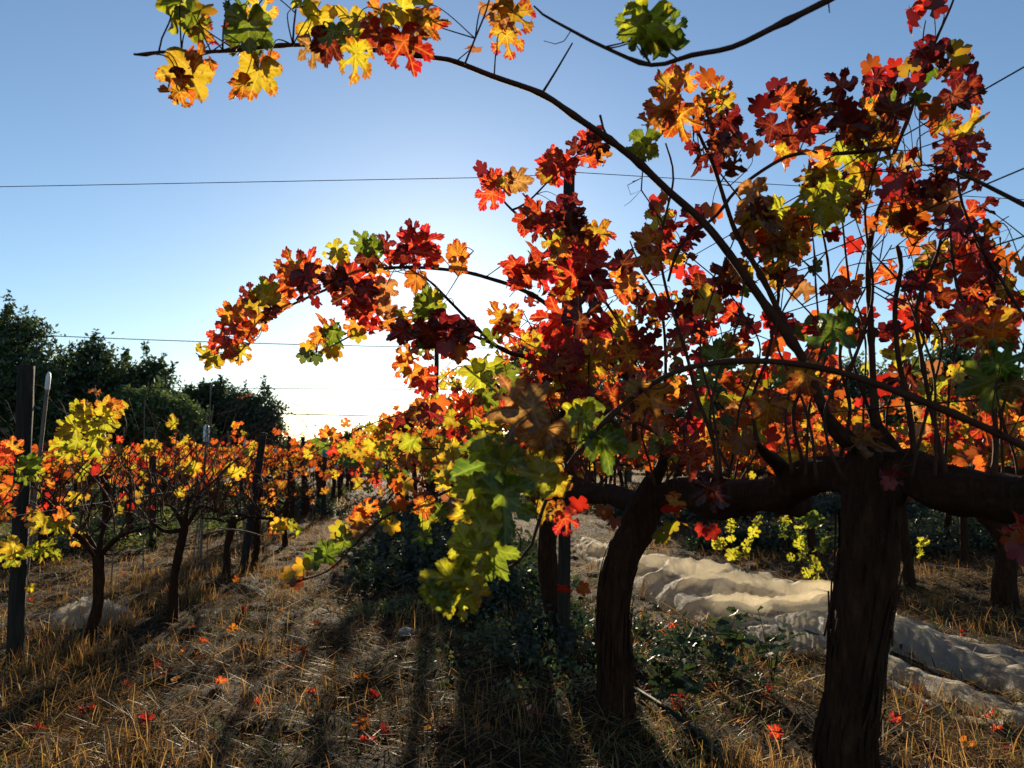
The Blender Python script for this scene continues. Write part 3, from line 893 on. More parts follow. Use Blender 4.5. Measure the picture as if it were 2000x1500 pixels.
# ================================================================== first near vine (right, thick trunk)
b1 = Vector((.80, 1.74, float(gh(.8, 1.74))))
V1 = Vine(b1, 'old vine with the thickest dark trunk, its long top cane arching across the sky')
V1.trunk([(b1 + Vector((-.05, 0, -.1)), .10), (b1 + Vector((-.04, 0, .12)), .082), (P(1657, 1500, 1.72), .056), (P(1666, 1350, 1.72), .050), (P(1682, 1200, 1.73), .053),
          (P(1696, 1080, 1.73), .057), (P(1702, 980, 1.74), .057), (P(1706, 900, 1.74), .052), (P(1716, 855, 1.75), .028)], .26, 44, .012)
V1.trunk([(P(1700, 985, 1.74), .045), (P(1760, 925, 1.70), .046), (P(1830, 952, 1.64), .046), (P(1920, 965, 1.56), .045), (P(2040, 980, 1.48), .047), (P(2250, 985, 1.35), .04)], .25, 34, .014, 'cordon')
V1.trunk([(P(1700, 945, 1.76), .045), (P(1630, 925, 1.85), .04), (P(1570, 935, 1.98), .045), (P(1520, 965, 2.1), .04), (P(1450, 960, 2.3), .036), (P(1400, 950, 2.45), .024)], .26, 30, .014, 'cordon')
V1.trunk([(P(1720, 930, 1.72), .035), (P(1690, 880, 1.73), .027), (P(1642, 850, 1.72), .017), (P(1614, 814, 1.72), .0112)], .2, 22, .012, 'spur')
V1.trunk([(P(1760, 930, 1.72), .032), (P(1735, 870, 1.74), .02), (P(1712, 830, 1.76), .013), (P(1706, 780, 1.77), .008)], .2, 18, .012, 'spur')
V1.trunk([(P(1545, 960, 2.0), .03), (P(1528, 915, 1.98), .018), (P(1500, 890, 1.94), .013), (P(1481, 868, 1.9), .006)], .3, 18, .012, 'spur')
# canes
V1.cane(pl((1.72, 1.30), (1615, 815), (1600, 775), (1568, 700), (1522, 635), (1470, 560), (1420, 490), (1372, 432), (1302, 370), (1250, 320), (1190, 273), (1120, 225), (1057, 183),
          (965, 150), (890, 121), (850, 113), (700, 95), (570, 88), (440, 100), (310, 102), (285, 108), (262, 106)), .0108, .002, seg=10, knots=.085)
V1.cane(pl(1.5, (1060, 180), (1085, 140), (1118, 84)), .0028, .0016)
V1.cane(pl(1.55, (1190, 275), (1178, 250), (1172, 225)), .0028, .002)
V1.cane(pl((1.28, 1.25), (310, 102), (316, 75), (330, 45), (338, 20)), .0016, .0012); V1.cane(pl(1.3, (435, 98), (436, 60), (446, 10), (450, -30)), .0018, .0012)
V1.cane(pl(1.33, (572, 88), (574, 50), (580, 0), (582, -40)), .002, .0014); V1.cane(pl(1.4, (908, 125), (928, 75), (950, 20), (960, -20)), .002, .0015)
V1.cane(pl(1.4, (1420, 490), (1395, 460), (1370, 430)), .003, .002)
# hanging cane from above the picture
V1.cane(pl((1.05, 1.2), (2150, -200), (1820, -90), (1700, -45), (1618, 0), (1510, 54), (1430, 92), (1350, 108), (1272, 127), (1180, 92), (1112, 57), (1060, 28), (1043, 12)), .0068, .0015, seg=8)
V1.cane(pl(1.18, (1114, 62), (1102, 80), (1085, 86), (1062, 80)), .0009, .0006, name='tendril', knots=0)
V1.cane(pl(1.1, (1618, 2), (1620, 25)), .0012, .0008)
# the low arching cane coming in from the right
V1.cane(pl((1.25, 1.22), (2150, 960), (2000, 872), (1890, 820), (1780, 775), (1700, 746), (1640, 727), (1560, 711), (1480, 705), (1400, 708), (1320, 726), (1250, 765), (1190, 815), (1150, 858),
          (1105, 915), (1072, 965), (1052, 1020), (1038, 1065), (1010, 1100), (960, 1125)), .0066, .0022, seg=9)
V1.cane(pl(1.7, (1605, 800), (1580, 735), (1540, 650), (1490, 545), (1440, 460), (1418, 400), (1392, 320), (1365, 262), (1348, 205)), .0085, .003)
V1.cane(pl(1.75, (1712, 835), (1706, 760), (1700, 620), (1696, 520), (1706, 440), (1732, 370), (1746, 300), (1778, 220), (1805, 130), (1836, 60), (1862, 0), (1870, -40)), .0085, .002)
V1.cane(pl(1.7, (1810, 115), (1802, 80), (1808, 40)), .0018, .0012)
V1.cane(pl((1.72, 1.6), (1650, 750), (1690, 640), (1705, 560), (1690, 400), (1730, 260), (1715, 215)), .004, .0016)
V1.cane(pl(1.66, (1790, 925), (1775, 800), (1755, 700), (1748, 600), (1760, 520), (1752, 480)), .007, .004)
V1.cane(pl(1.6, (1850, 935), (1830, 850), (1800, 700), (1790, 600), (1835, 480), (1850, 340), (1870, 250)), .006, .002)
V1.cane(pl(1.5, (1940, 935), (1945, 850), (1930, 700), (1870, 560), (1855, 440)), .006, .002)
V1.cane(pl((1.35, 1.5), (2120, 460), (2000, 400), (1890, 345), (1840, 328), (1800, 322)), .0055, .0016)
V1.cane(pl((1.5, 1.45), (2060, 720), (2000, 620), (1960, 555), (1915, 480), (1880, 400), (1870, 340)), .0042, .0022)
V1.cane(pl((1.55, 1.7), (1740, 290), (1640, 300), (1560, 300), (1510, 320), (1440, 370), (1400, 420), (1330, 480), (1305, 550)), .0045, .003)
V1.cane(pl(1.75, (1400, 940), (1395, 870), (1360, 770), (1340, 690), (1300, 560), (1290, 470), (1315, 350), (1300, 280)), .0055, .002)
V1.cane(pl(1.9, (1480, 870), (1470, 780), (1500, 690), (1520, 560), (1480, 440), (1400, 330)), .005, .002)
V1.cane(pl(1.9, (1570, 910), (1550, 800), (1600, 700), (1620, 560), (1600, 430), (1560, 360)), .005, .002)
V1.cane(pl(1.85, (1640, 900), (1660, 800), (1640, 700), (1660, 600), (1650, 480), (1640, 380)), .005, .002)
for (x, y, d) in ((1960, 420, 1.4), (1780, 470, 1.6), (1590, 285, 1.6), (1700, 480, 1.7), (1420, 540, 1.7), (1235, 345, 1.65), (1830, 650, 1.5), (1300, 880, 1.4)):
    q = [P(x + 14 * math.sin(t * 1.9) + rnd.uniform(-6, 6), y + t * 9 + 10 * math.cos(t * 2.3), d + .01 * math.sin(t * 3)) for t in range(7)]
    V1.cane(q, .0011, .0005, name='tendril', knots=0, seg=5)
for i in range(16):
    x = rnd.uniform(1380, 1990); d = rnd.uniform(1.5, 2.0)
    V1.cane(pl(d, (x, 930), (x + rnd.uniform(-40, 40), 800), (x + rnd.uniform(-80, 60), 650), (x + rnd.uniform(-140, 80), rnd.uniform(420, 560))), .0035, .0014, jit=.012)
# leaves on the top cane
V1.tl = .95
V1.L(1.36, (490, 95, 100, -90, 'N'), (470, 60, 90, -120, 'D'), (380, 40, 90, -70, 'N'), (640, 90, 90, -100, 'D'), (700, 70, 90, -80, 'N'), (805, 60, 100, -70, 'B'), (610, 100, 80, -90, 'B'), (350, 165, 80, -120, 'D'), (745, 80, 70, -100, 'D'), (1270, 70, 100, -40, 'N', 1.16))  # extra leaves added behind the others so the overlaps turn dark
V1.L(1.32, (360, 20, 135, -50, 'G'), (395, 60, 70, -30, 'O'), (400, 20, 60, -20, 'Y'), (362, 150, 125, -110, 'Y'), (395, 115, 80, 40, 'O'), (345, 185, 80, -120, 'O'), (485, 60, 120, -85, 'N'), (510, 20, 90, 60, 'Y'), (470, 15, 80, 120, 'N'),
     (502, 148, 110, -100, 'Y'), (470, 170, 70, -140, 'O'), (528, 130, 70, -60, 'O'), (622, 55, 125, -100, 'Y'), (650, 70, 75, -90, 'N'), (600, 20, 80, -60, 'G'), (695, 120, 110, -95, 'Y'), (685, 50, 100, -90, 'Y'),
     (800, 25, 130, -30, 'Y'), (840, 45, 90, 0, 'O'), (795, 95, 125, -75, 'R'), (738, 75, 100, -110, 'R'), (745, 30, 80, -100, 'O'), (1000, 35, 110, -100, 'R', 1.4), (990, 80, 90, -85, 'O', 1.42),
     (975, 20, 90, -70, 'B', 1.41), (925, 95, 45, -95, 'B', 1.4), (1270, 50, 150, -20, 'G', 1.12), (1235, 45, 90, 160, 'N', 1.12), (1300, 85, 110, -60, 'N', 1.13), (1315, 55, 80, 10, 'N', 1.14))
V1.tl = .65
V1.L(1.6, (1305, 160, 95, 80, 'O'), (1290, 210, 90, 170, 'O'), (1330, 240, 100, -80, 'O'), (1340, 150, 70, 70, 'O'), (1275, 240, 80, -150, 'O'), (1400, 175, 75, 80, 'R'), (1380, 150, 60, 110, 'O'), (1415, 195, 60, 20, 'Y'),
     (1325, 200, 60, 20, 'R'), (1256, 285, 85, -95, 'N'), (1260, 290, 60, -60, 'G'), (1370, 210, 60, -30, 'O'))
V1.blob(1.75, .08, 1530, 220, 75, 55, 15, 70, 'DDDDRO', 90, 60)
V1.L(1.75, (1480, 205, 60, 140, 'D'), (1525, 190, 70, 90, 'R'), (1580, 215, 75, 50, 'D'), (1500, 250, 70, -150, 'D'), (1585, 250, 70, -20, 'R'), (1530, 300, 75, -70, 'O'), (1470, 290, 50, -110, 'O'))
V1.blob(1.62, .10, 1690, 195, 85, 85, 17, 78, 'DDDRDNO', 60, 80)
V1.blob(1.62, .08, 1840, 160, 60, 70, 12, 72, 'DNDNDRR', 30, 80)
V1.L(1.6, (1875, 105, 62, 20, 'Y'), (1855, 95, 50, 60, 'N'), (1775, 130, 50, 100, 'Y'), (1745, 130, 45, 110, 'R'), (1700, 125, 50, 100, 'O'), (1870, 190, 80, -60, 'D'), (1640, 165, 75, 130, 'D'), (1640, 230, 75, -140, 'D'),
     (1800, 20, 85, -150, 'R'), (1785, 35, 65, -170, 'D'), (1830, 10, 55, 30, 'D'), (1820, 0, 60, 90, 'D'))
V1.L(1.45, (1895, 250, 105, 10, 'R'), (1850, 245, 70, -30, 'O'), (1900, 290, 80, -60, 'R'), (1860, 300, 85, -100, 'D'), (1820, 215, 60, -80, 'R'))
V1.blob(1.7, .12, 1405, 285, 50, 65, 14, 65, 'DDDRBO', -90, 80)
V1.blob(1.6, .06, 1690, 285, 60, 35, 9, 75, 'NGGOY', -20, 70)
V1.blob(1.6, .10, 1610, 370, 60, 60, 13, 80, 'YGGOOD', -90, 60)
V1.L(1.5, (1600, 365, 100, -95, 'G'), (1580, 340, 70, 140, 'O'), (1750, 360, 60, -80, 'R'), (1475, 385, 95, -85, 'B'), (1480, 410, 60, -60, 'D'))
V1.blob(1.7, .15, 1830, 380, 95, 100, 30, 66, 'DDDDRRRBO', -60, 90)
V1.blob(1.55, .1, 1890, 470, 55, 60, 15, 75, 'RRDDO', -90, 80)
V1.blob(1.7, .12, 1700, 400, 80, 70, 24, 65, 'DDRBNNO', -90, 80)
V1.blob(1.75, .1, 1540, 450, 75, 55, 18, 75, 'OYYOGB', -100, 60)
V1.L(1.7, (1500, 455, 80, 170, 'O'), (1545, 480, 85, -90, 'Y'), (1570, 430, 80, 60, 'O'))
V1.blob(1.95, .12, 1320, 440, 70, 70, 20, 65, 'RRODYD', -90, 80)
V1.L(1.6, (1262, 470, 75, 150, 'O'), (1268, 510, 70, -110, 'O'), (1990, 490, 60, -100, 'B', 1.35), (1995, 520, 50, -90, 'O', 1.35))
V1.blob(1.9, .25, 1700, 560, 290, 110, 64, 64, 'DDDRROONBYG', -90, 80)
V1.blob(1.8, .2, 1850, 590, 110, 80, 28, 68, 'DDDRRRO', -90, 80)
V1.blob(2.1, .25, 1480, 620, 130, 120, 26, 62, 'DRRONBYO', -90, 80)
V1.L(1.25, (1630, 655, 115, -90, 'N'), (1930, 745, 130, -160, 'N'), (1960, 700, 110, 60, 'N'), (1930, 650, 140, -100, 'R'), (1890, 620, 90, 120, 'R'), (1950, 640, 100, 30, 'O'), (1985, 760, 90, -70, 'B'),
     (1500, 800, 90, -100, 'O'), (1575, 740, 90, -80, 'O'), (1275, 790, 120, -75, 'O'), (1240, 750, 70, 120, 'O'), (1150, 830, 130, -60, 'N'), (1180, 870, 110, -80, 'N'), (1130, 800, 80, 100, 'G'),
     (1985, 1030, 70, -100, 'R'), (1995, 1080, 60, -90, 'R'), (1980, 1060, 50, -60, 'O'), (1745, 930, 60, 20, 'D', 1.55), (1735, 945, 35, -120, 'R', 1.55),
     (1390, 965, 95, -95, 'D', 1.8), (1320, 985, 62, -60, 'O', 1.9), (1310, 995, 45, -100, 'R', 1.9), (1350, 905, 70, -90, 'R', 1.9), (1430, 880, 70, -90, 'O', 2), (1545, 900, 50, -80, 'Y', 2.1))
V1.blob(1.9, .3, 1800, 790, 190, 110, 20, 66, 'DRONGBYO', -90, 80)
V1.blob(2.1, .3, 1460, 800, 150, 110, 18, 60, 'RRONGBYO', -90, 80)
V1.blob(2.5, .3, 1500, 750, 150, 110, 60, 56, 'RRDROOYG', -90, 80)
# near green leaves hanging on the low arching cane; some lime stands in for sunlit patches
V1.L(1.12, (955, 920, 170, -110, 'N'), (985, 985, 150, -85, 'N'), (990, 900, 90, 60, 'G'), (920, 960, 100, 190, 'G'), (960, 1000, 100, -90, 'G'), (905, 1000, 80, 190, 'Y'), (925, 1075, 90, 170, 'G', 1.07), (845, 1150, 80, -150, 'G', 1.05), (900, 1180, 80, -90, 'G', 1.05), (940, 880, 90, 150, 'G', 1.1), (1070, 895, 95, 70, 'Y', 1.15), (1050, 930, 100, 170, 'G', 1.15),
     (1090, 945, 80, -20, 'Y', 1.15), (1020, 800, 165, 175, 'B', 1.15), (1060, 850, 120, -120, 'B', 1.16), (1000, 770, 90, 120, 'B', 1.2), (935, 1045, 120, -130, 'G', 1.08), (900, 1060, 80, 170, 'G', 1.08),
     (965, 1085, 110, -60, 'N', 1.1), (905, 1095, 70, 190, 'Y', 1.08), (870, 1130, 95, 170, 'G', 1.06), (905, 1120, 95, 60, 'G', 1.06), (855, 1165, 85, -110, 'N', 1.06), (925, 1155, 75, -70, 'Y', 1.08),
     (880, 1165, 90, -100, 'G', 1.07), (835, 1140, 55, 200, 'G', 1.06), (940, 1120, 80, -20, 'N', 1.1), (1085, 1000, 60, -80, 'O', 1.3), (1105, 1020, 70, -70, 'R', 1.3), (1060, 1000, 60, -100, 'Y', 1.3), (1130, 985, 45, -90, 'R', 1.35)) 
# shaggy strips of old bark standing off the two near trunks
def strips(root, b, axis, n, seed):
    rr = random.Random(seed); S = spline(axis, .01)
    V, F = [], []
    for _ in range(n):
        i0 = rr.randrange(0, int(len(S) * .75)); L = rr.randrange(10, 34); th = rr.uniform(0, 6.28); w = rr.uniform(.003, .009); peel = rr.uniform(.004, .016) * rr.choice((-1, 1, 1))
        seg = S[i0:i0 + L]
        if len(seg) < 5: continue
        base = len(V)
        for k, (p, r) in enumerate(seg):
            t = k / (len(seg) - 1); lift = .004 + abs(peel) * ((t if peel > 0 else 1 - t) ** 2)
            a = th + .25 * t
            o = Vector((math.cos(a), math.sin(a), 0)); s_ = Vector((-math.sin(a), math.cos(a), 0))
            ww = w * (1 - .7 * abs(2 * t - 1) ** 2)
            V += [tuple(p + o * (r * 1.01 + lift) - s_ * ww - b), tuple(p + o * (r * 1.04 + lift + .002) - b), tuple(p + o * (r * 1.01 + lift) + s_ * ww - b)]
            if k:
                q = base + 3 * k
                F += [(q - 3, q - 2, q + 1, q), (q - 2, q - 1, q + 2, q + 1)]
    tag(link_mesh('bark_strips', np_mesh('bark_strips', V, F, M_BARK), root), kind='stuff')
strips(V1.root, V1.b, [(b1, .075), (P(1657, 1500, 1.72), .056), (P(1666, 1350, 1.72), .050), (P(1682, 1200, 1.73), .053), (P(1696, 1080, 1.73), .057), (P(1702, 960, 1.74), .055)], 150, 3)
V1.finish()

# ================================================================== second near vine
b2 = ground_pt(1207, 1425)
V2 = Vine(b2, 'old vine with the curved reddish brown trunk left of the thickest trunk')
D2 = b2.y
V2.trunk([(b2 + Vector((0, 0, -.08)), .085), (P(1205, 1400, D2), .072), (P(1200, 1300, D2), .062), (P(1197, 1180, D2), .060), (P(1212, 1100, D2), .063), (P(1240, 1040, D2), .066), (P(1262, 985, D2), .066), (P(1275, 935, D2), .035)], .2, 40, .014)
V2.trunk([(P(1262, 985, D2), .05), (P(1330, 960, D2 - .1), .055), (P(1400, 985, D2 - .35), .052), (P(1470, 970, D2 - .6), .045), (P(1560, 985, D2 - .85), .04)], .24, 30, .016, 'cordon')
V2.trunk([(P(1250, 990, D2), .045), (P(1190, 965, D2 + .25), .045), (P(1140, 965, D2 + .5), .04), (P(1090, 950, D2 + .8), .035), (P(1050, 945, D2 + 1.1), .03)], .24, 26, .016, 'cordon')
V2.trunk([(P(1275, 945, D2), .03), (P(1298, 890, D2 - .1), .019), (P(1290, 822, D2 - .15), .012)], .2, 16, .014, 'spur')
V2.cane(pl((2.9, 2.2), (1290, 825), (1255, 770), (1210, 725), (1150, 660), (1062, 590), (1010, 562), (960, 545), (900, 530), (800, 522), (720, 530), (650, 560), (565, 598), (520, 630), (470, 690), (432, 700)), .0105, .0018, seg=8)
V2.cane(pl((2.8, 2.2), (1220, 860), (1130, 740), (1060, 705), (985, 685), (930, 640), (880, 590), (840, 550), (790, 520)), .011, .002, seg=8)
V2.cane(pl((2.6, 2.25), (1000, 690), (920, 655), (820, 640), (760, 640), (700, 650), (640, 680), (612, 690)), .006, .0015)
V2.cane(pl((2.6, 2.2), (1240, 860), (1230, 760), (1180, 620), (1120, 520), (1050, 450), (1000, 410), (965, 370), (945, 345)), .009, .0015)
V2.cane(pl(2.5, (1000, 410), (1030, 395), (1080, 345), (1130, 300), (1165, 275)), .004, .0018)
V2.cane(pl((2.7, 2.3), (1230, 780), (1240, 700), (1215, 640), (1150, 540), (1120, 470), (1110, 420)), .007, .002)
V2.cane(pl(2.7, (1290, 830), (1300, 720), (1290, 600), (1250, 520), (1230, 470)), .007, .002)
V2.cane(pl(2.5, (1160, 940), (1100, 860), (1010, 800), (960, 740), (900, 690), (870, 650)), .006, .002)
V2.cane(pl(2.3, (1290, 850), (1180, 800), (1090, 830), (990, 850)), .006, .002)
V2.cane(pl(2.3, (1100, 945), (1050, 925), (950, 925), (840, 975), (760, 1005), (700, 1055), (640, 1115), (560, 1140)), .006, .0018)
V2.cane(pl(2.2, (895, 540), (905, 510), (925, 490)), .0016, .001); V2.cane(pl(2.3, (950, 540), (985, 515)), .0018, .001)
for (x, y) in ((995, 580), (980, 770), (870, 720), (1040, 640)):
    V2.cane([P(x + t * 9, y - 8 * math.sin(t * .8) - t * 5, 2.4) for t in range(7)], .0013, .0006, name='tendril', knots=0, seg=5)
for i in range(16):
    x = rnd.uniform(1060, 1480); d = rnd.uniform(2.4, 3.2)
    V2.cane(pl(d, (x, 950), (x + rnd.uniform(-60, 60), 850), (x + rnd.uniform(-120, 70), 740), (x + rnd.uniform(-140, 60), rnd.uniform(560, 680))), .0045, .0016, jit=.015)
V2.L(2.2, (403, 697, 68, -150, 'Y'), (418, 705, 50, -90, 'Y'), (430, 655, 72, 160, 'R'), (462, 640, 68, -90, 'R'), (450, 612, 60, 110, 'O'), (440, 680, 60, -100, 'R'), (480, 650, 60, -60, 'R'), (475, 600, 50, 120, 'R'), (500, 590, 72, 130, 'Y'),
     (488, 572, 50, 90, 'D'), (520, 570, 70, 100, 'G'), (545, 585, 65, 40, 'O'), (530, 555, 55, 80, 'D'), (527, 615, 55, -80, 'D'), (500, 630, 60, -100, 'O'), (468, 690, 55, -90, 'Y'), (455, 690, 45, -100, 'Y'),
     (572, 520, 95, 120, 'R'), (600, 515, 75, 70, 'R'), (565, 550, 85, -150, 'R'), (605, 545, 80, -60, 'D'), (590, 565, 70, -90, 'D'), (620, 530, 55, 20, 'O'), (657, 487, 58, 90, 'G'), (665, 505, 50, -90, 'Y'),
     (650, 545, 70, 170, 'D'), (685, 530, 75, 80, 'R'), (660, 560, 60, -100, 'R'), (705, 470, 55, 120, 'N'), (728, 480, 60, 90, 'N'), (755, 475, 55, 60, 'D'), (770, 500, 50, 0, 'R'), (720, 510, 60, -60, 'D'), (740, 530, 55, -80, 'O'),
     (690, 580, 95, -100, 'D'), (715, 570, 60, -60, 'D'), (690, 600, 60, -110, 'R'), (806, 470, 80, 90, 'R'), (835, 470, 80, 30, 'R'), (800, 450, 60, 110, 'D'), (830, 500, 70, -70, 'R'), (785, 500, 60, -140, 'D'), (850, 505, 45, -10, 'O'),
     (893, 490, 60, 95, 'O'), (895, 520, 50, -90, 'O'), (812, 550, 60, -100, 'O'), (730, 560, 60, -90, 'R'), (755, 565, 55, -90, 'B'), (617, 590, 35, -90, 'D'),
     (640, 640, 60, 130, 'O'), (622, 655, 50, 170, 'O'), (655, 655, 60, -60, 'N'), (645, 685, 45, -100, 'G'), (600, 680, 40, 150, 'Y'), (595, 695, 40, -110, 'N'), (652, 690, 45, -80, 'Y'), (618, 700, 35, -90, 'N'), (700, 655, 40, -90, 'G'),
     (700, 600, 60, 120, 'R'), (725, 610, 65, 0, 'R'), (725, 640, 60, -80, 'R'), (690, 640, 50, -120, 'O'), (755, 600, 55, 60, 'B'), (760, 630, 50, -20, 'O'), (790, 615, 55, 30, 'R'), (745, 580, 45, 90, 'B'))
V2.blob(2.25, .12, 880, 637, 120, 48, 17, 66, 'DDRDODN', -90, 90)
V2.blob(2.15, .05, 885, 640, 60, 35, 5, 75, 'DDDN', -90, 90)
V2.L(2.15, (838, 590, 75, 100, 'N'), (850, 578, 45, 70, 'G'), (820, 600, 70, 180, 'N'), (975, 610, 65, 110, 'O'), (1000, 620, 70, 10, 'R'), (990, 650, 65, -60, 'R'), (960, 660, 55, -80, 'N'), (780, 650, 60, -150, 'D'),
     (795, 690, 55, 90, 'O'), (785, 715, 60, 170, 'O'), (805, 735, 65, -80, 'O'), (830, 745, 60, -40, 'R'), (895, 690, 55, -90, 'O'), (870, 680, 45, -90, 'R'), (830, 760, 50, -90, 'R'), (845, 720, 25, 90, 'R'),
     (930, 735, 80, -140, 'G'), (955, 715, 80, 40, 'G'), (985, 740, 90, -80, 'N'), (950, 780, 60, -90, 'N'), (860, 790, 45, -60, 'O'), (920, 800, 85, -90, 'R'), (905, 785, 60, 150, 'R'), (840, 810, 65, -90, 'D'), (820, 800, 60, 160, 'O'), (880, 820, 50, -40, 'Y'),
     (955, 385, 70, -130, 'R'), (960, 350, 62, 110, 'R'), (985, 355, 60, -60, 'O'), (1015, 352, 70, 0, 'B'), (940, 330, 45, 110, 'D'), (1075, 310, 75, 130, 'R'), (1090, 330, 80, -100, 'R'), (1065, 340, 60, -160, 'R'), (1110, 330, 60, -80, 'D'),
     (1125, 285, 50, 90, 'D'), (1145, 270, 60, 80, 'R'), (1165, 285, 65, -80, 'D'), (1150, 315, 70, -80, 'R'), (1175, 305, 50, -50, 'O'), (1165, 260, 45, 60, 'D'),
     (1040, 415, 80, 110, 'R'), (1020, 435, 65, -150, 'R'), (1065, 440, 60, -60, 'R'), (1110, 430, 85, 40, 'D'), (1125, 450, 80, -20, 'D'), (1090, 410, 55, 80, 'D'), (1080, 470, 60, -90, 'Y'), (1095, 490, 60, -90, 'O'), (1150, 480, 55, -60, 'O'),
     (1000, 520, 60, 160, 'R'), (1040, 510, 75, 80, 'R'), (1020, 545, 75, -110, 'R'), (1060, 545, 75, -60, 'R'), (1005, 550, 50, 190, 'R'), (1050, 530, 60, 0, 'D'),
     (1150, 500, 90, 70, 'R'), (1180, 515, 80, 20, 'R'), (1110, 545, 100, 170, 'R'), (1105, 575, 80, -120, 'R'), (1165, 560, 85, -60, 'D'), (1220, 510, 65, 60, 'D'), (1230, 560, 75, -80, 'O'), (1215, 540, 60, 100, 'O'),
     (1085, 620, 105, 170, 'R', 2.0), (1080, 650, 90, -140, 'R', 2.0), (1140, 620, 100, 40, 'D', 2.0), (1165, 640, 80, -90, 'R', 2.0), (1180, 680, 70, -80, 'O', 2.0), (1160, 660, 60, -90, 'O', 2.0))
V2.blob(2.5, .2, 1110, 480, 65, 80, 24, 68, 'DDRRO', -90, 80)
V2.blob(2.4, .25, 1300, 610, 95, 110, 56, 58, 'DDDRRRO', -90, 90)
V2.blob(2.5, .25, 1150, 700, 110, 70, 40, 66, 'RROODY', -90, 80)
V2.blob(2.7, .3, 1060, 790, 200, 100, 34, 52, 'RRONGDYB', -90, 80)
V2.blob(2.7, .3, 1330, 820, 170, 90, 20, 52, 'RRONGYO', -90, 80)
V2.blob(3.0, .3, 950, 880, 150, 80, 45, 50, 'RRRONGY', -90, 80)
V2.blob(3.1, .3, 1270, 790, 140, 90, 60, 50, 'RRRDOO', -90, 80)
V2.L(2.3, (565, 1125, 42, 180, 'Y'), (590, 1105, 45, 120, 'Y'), (615, 1095, 55, -60, 'N'), (640, 1075, 60, 60, 'N'), (670, 1050, 60, 100, 'N'), (660, 1035, 45, 160, 'G'), (700, 1010, 60, 120, 'O'), (720, 990, 55, 40, 'O'), (700, 1030, 60, -90, 'B'),
     (755, 1010, 50, -70, 'G'), (765, 1030, 40, -90, 'Y'), (780, 985, 45, -60, 'O'), (830, 990, 55, -90, 'O'), (835, 1020, 50, -100, 'G'), (825, 1050, 55, -90, 'N'), (870, 950, 50, -90, 'Y'), (870, 925, 55, 60, 'Y'), (880, 980, 45, -90, 'B'),
     (910, 970, 50, -90, 'B'), (790, 950, 45, -90, 'Y'), (775, 950, 35, -120, 'O'), (860, 1000, 50, -90, 'N'), (580, 1140, 30, -90, 'O'))
V2.L(3.0, (1310, 1030, 40, -90, 'G'), (1290, 1050, 40, -120, 'G'), (1330, 1020, 35, -60, 'Y'), (1100, 1150, 35, 0, 'R'), (1140, 1150, 35, -20, 'O'), (1390, 1040, 40, -60, 'R'), (1370, 1035, 35, -120, 'R'), (1180, 1000, 40, -90, 'R'), (1200, 1020, 35, -90, 'O'))
strips(V2.root, V2.b, [(b2, .075), (P(1205, 1400, D2), .072), (P(1200, 1300, D2), .062), (P(1197, 1180, D2), .060), (P(1212, 1100, D2), .063), (P(1240, 1040, D2), .066)], 90, 4)
V2.finish()

# ================================================================== further vines of the right row
def row_vine(base, label, group, hs, lean=0, nleaf=150, keys='RROOYGN', low=False, wid=.8, top=1.9, sep=True, dark=None, ncane=14, trunkr=.05, droop=.4, bare=0.0, lsize=.105, cord=.98, mat=None, cap=292):
    v = Vine(base, label, group, cap=cap)
    b = v.b
    dirv = Vector((-.208, .978, 0))
    bend = Vector((rnd.uniform(-.06, .06), 0, 0))
    v.trunk([(b + Vector((0, 0, -.06)), trunkr * 1.3), (b + Vector((0, 0, .15)), trunkr * 1.05), (b + Vector((0, 0, hs * .55)) + bend, trunkr * .9), (b + Vector((lean, 0, hs * .92)), trunkr), (b + Vector((lean, 0, hs * 1.02)), trunkr * .5)], .22, 18 if sep else 10, .04 if sep else .1)
    arm = []
    for s in (-1, 1):
        p0 = b + Vector((lean, 0, hs * .9)); p1 = p0 + dirv * s * .3 + Vector((0, 0, .05)); p2 = p0 + dirv * s * .65 + Vector((rnd.uniform(-.05, .05), 0, .03))
        v.trunk([(p0, trunkr * .8), (p1, trunkr * .7), (p2, trunkr * .45)], .25, 14 if sep else 8, .04 if sep else .12, 'cordon')
        arm += [p0, p1, p2]
    for i in range(ncane):
        s = rnd.choice(arm).lerp(rnd.choice(arm), rnd.random() * .6)
        side = rnd.uniform(-1, 1)
        h = rnd.uniform(.5, 1) * (top - hs)
        m = s + Vector((side * wid * .25, rnd.uniform(-.15, .15), h * .6)); e = s + Vector((side * wid * .65, rnd.uniform(-.3, .3), h))
        pts = [s, m, e]
        if rnd.random() < droop: pts += [e + Vector((side * wid * .35, rnd.uniform(-.1, .1), -.12)), e + Vector((side * wid * .6, rnd.uniform(-.1, .1), -.45))]
        c = v.cane(pts, .0045, .0015, jit=.03, mat=mat, seg=5 if sep else 4, step=.04 if sep else .08, knots=.08 if sep else 0)
    for i in range(nleaf):
        if rnd.random() < bare: continue
        c = rnd.choice(v.canes); S = c['S']; p, r = S[min(len(S) - 1, int(len(S) * rnd.random() ** .75))]
        q = p + Vector((rnd.gauss(0, .06), rnd.gauss(0, .06), rnd.gauss(-.03, .06)))
        v.leaf(q, rnd.gauss(-90, 65), lsize * rnd.uniform(.65, 1.25), rnd.choice(keys), .8, .8)
    return v

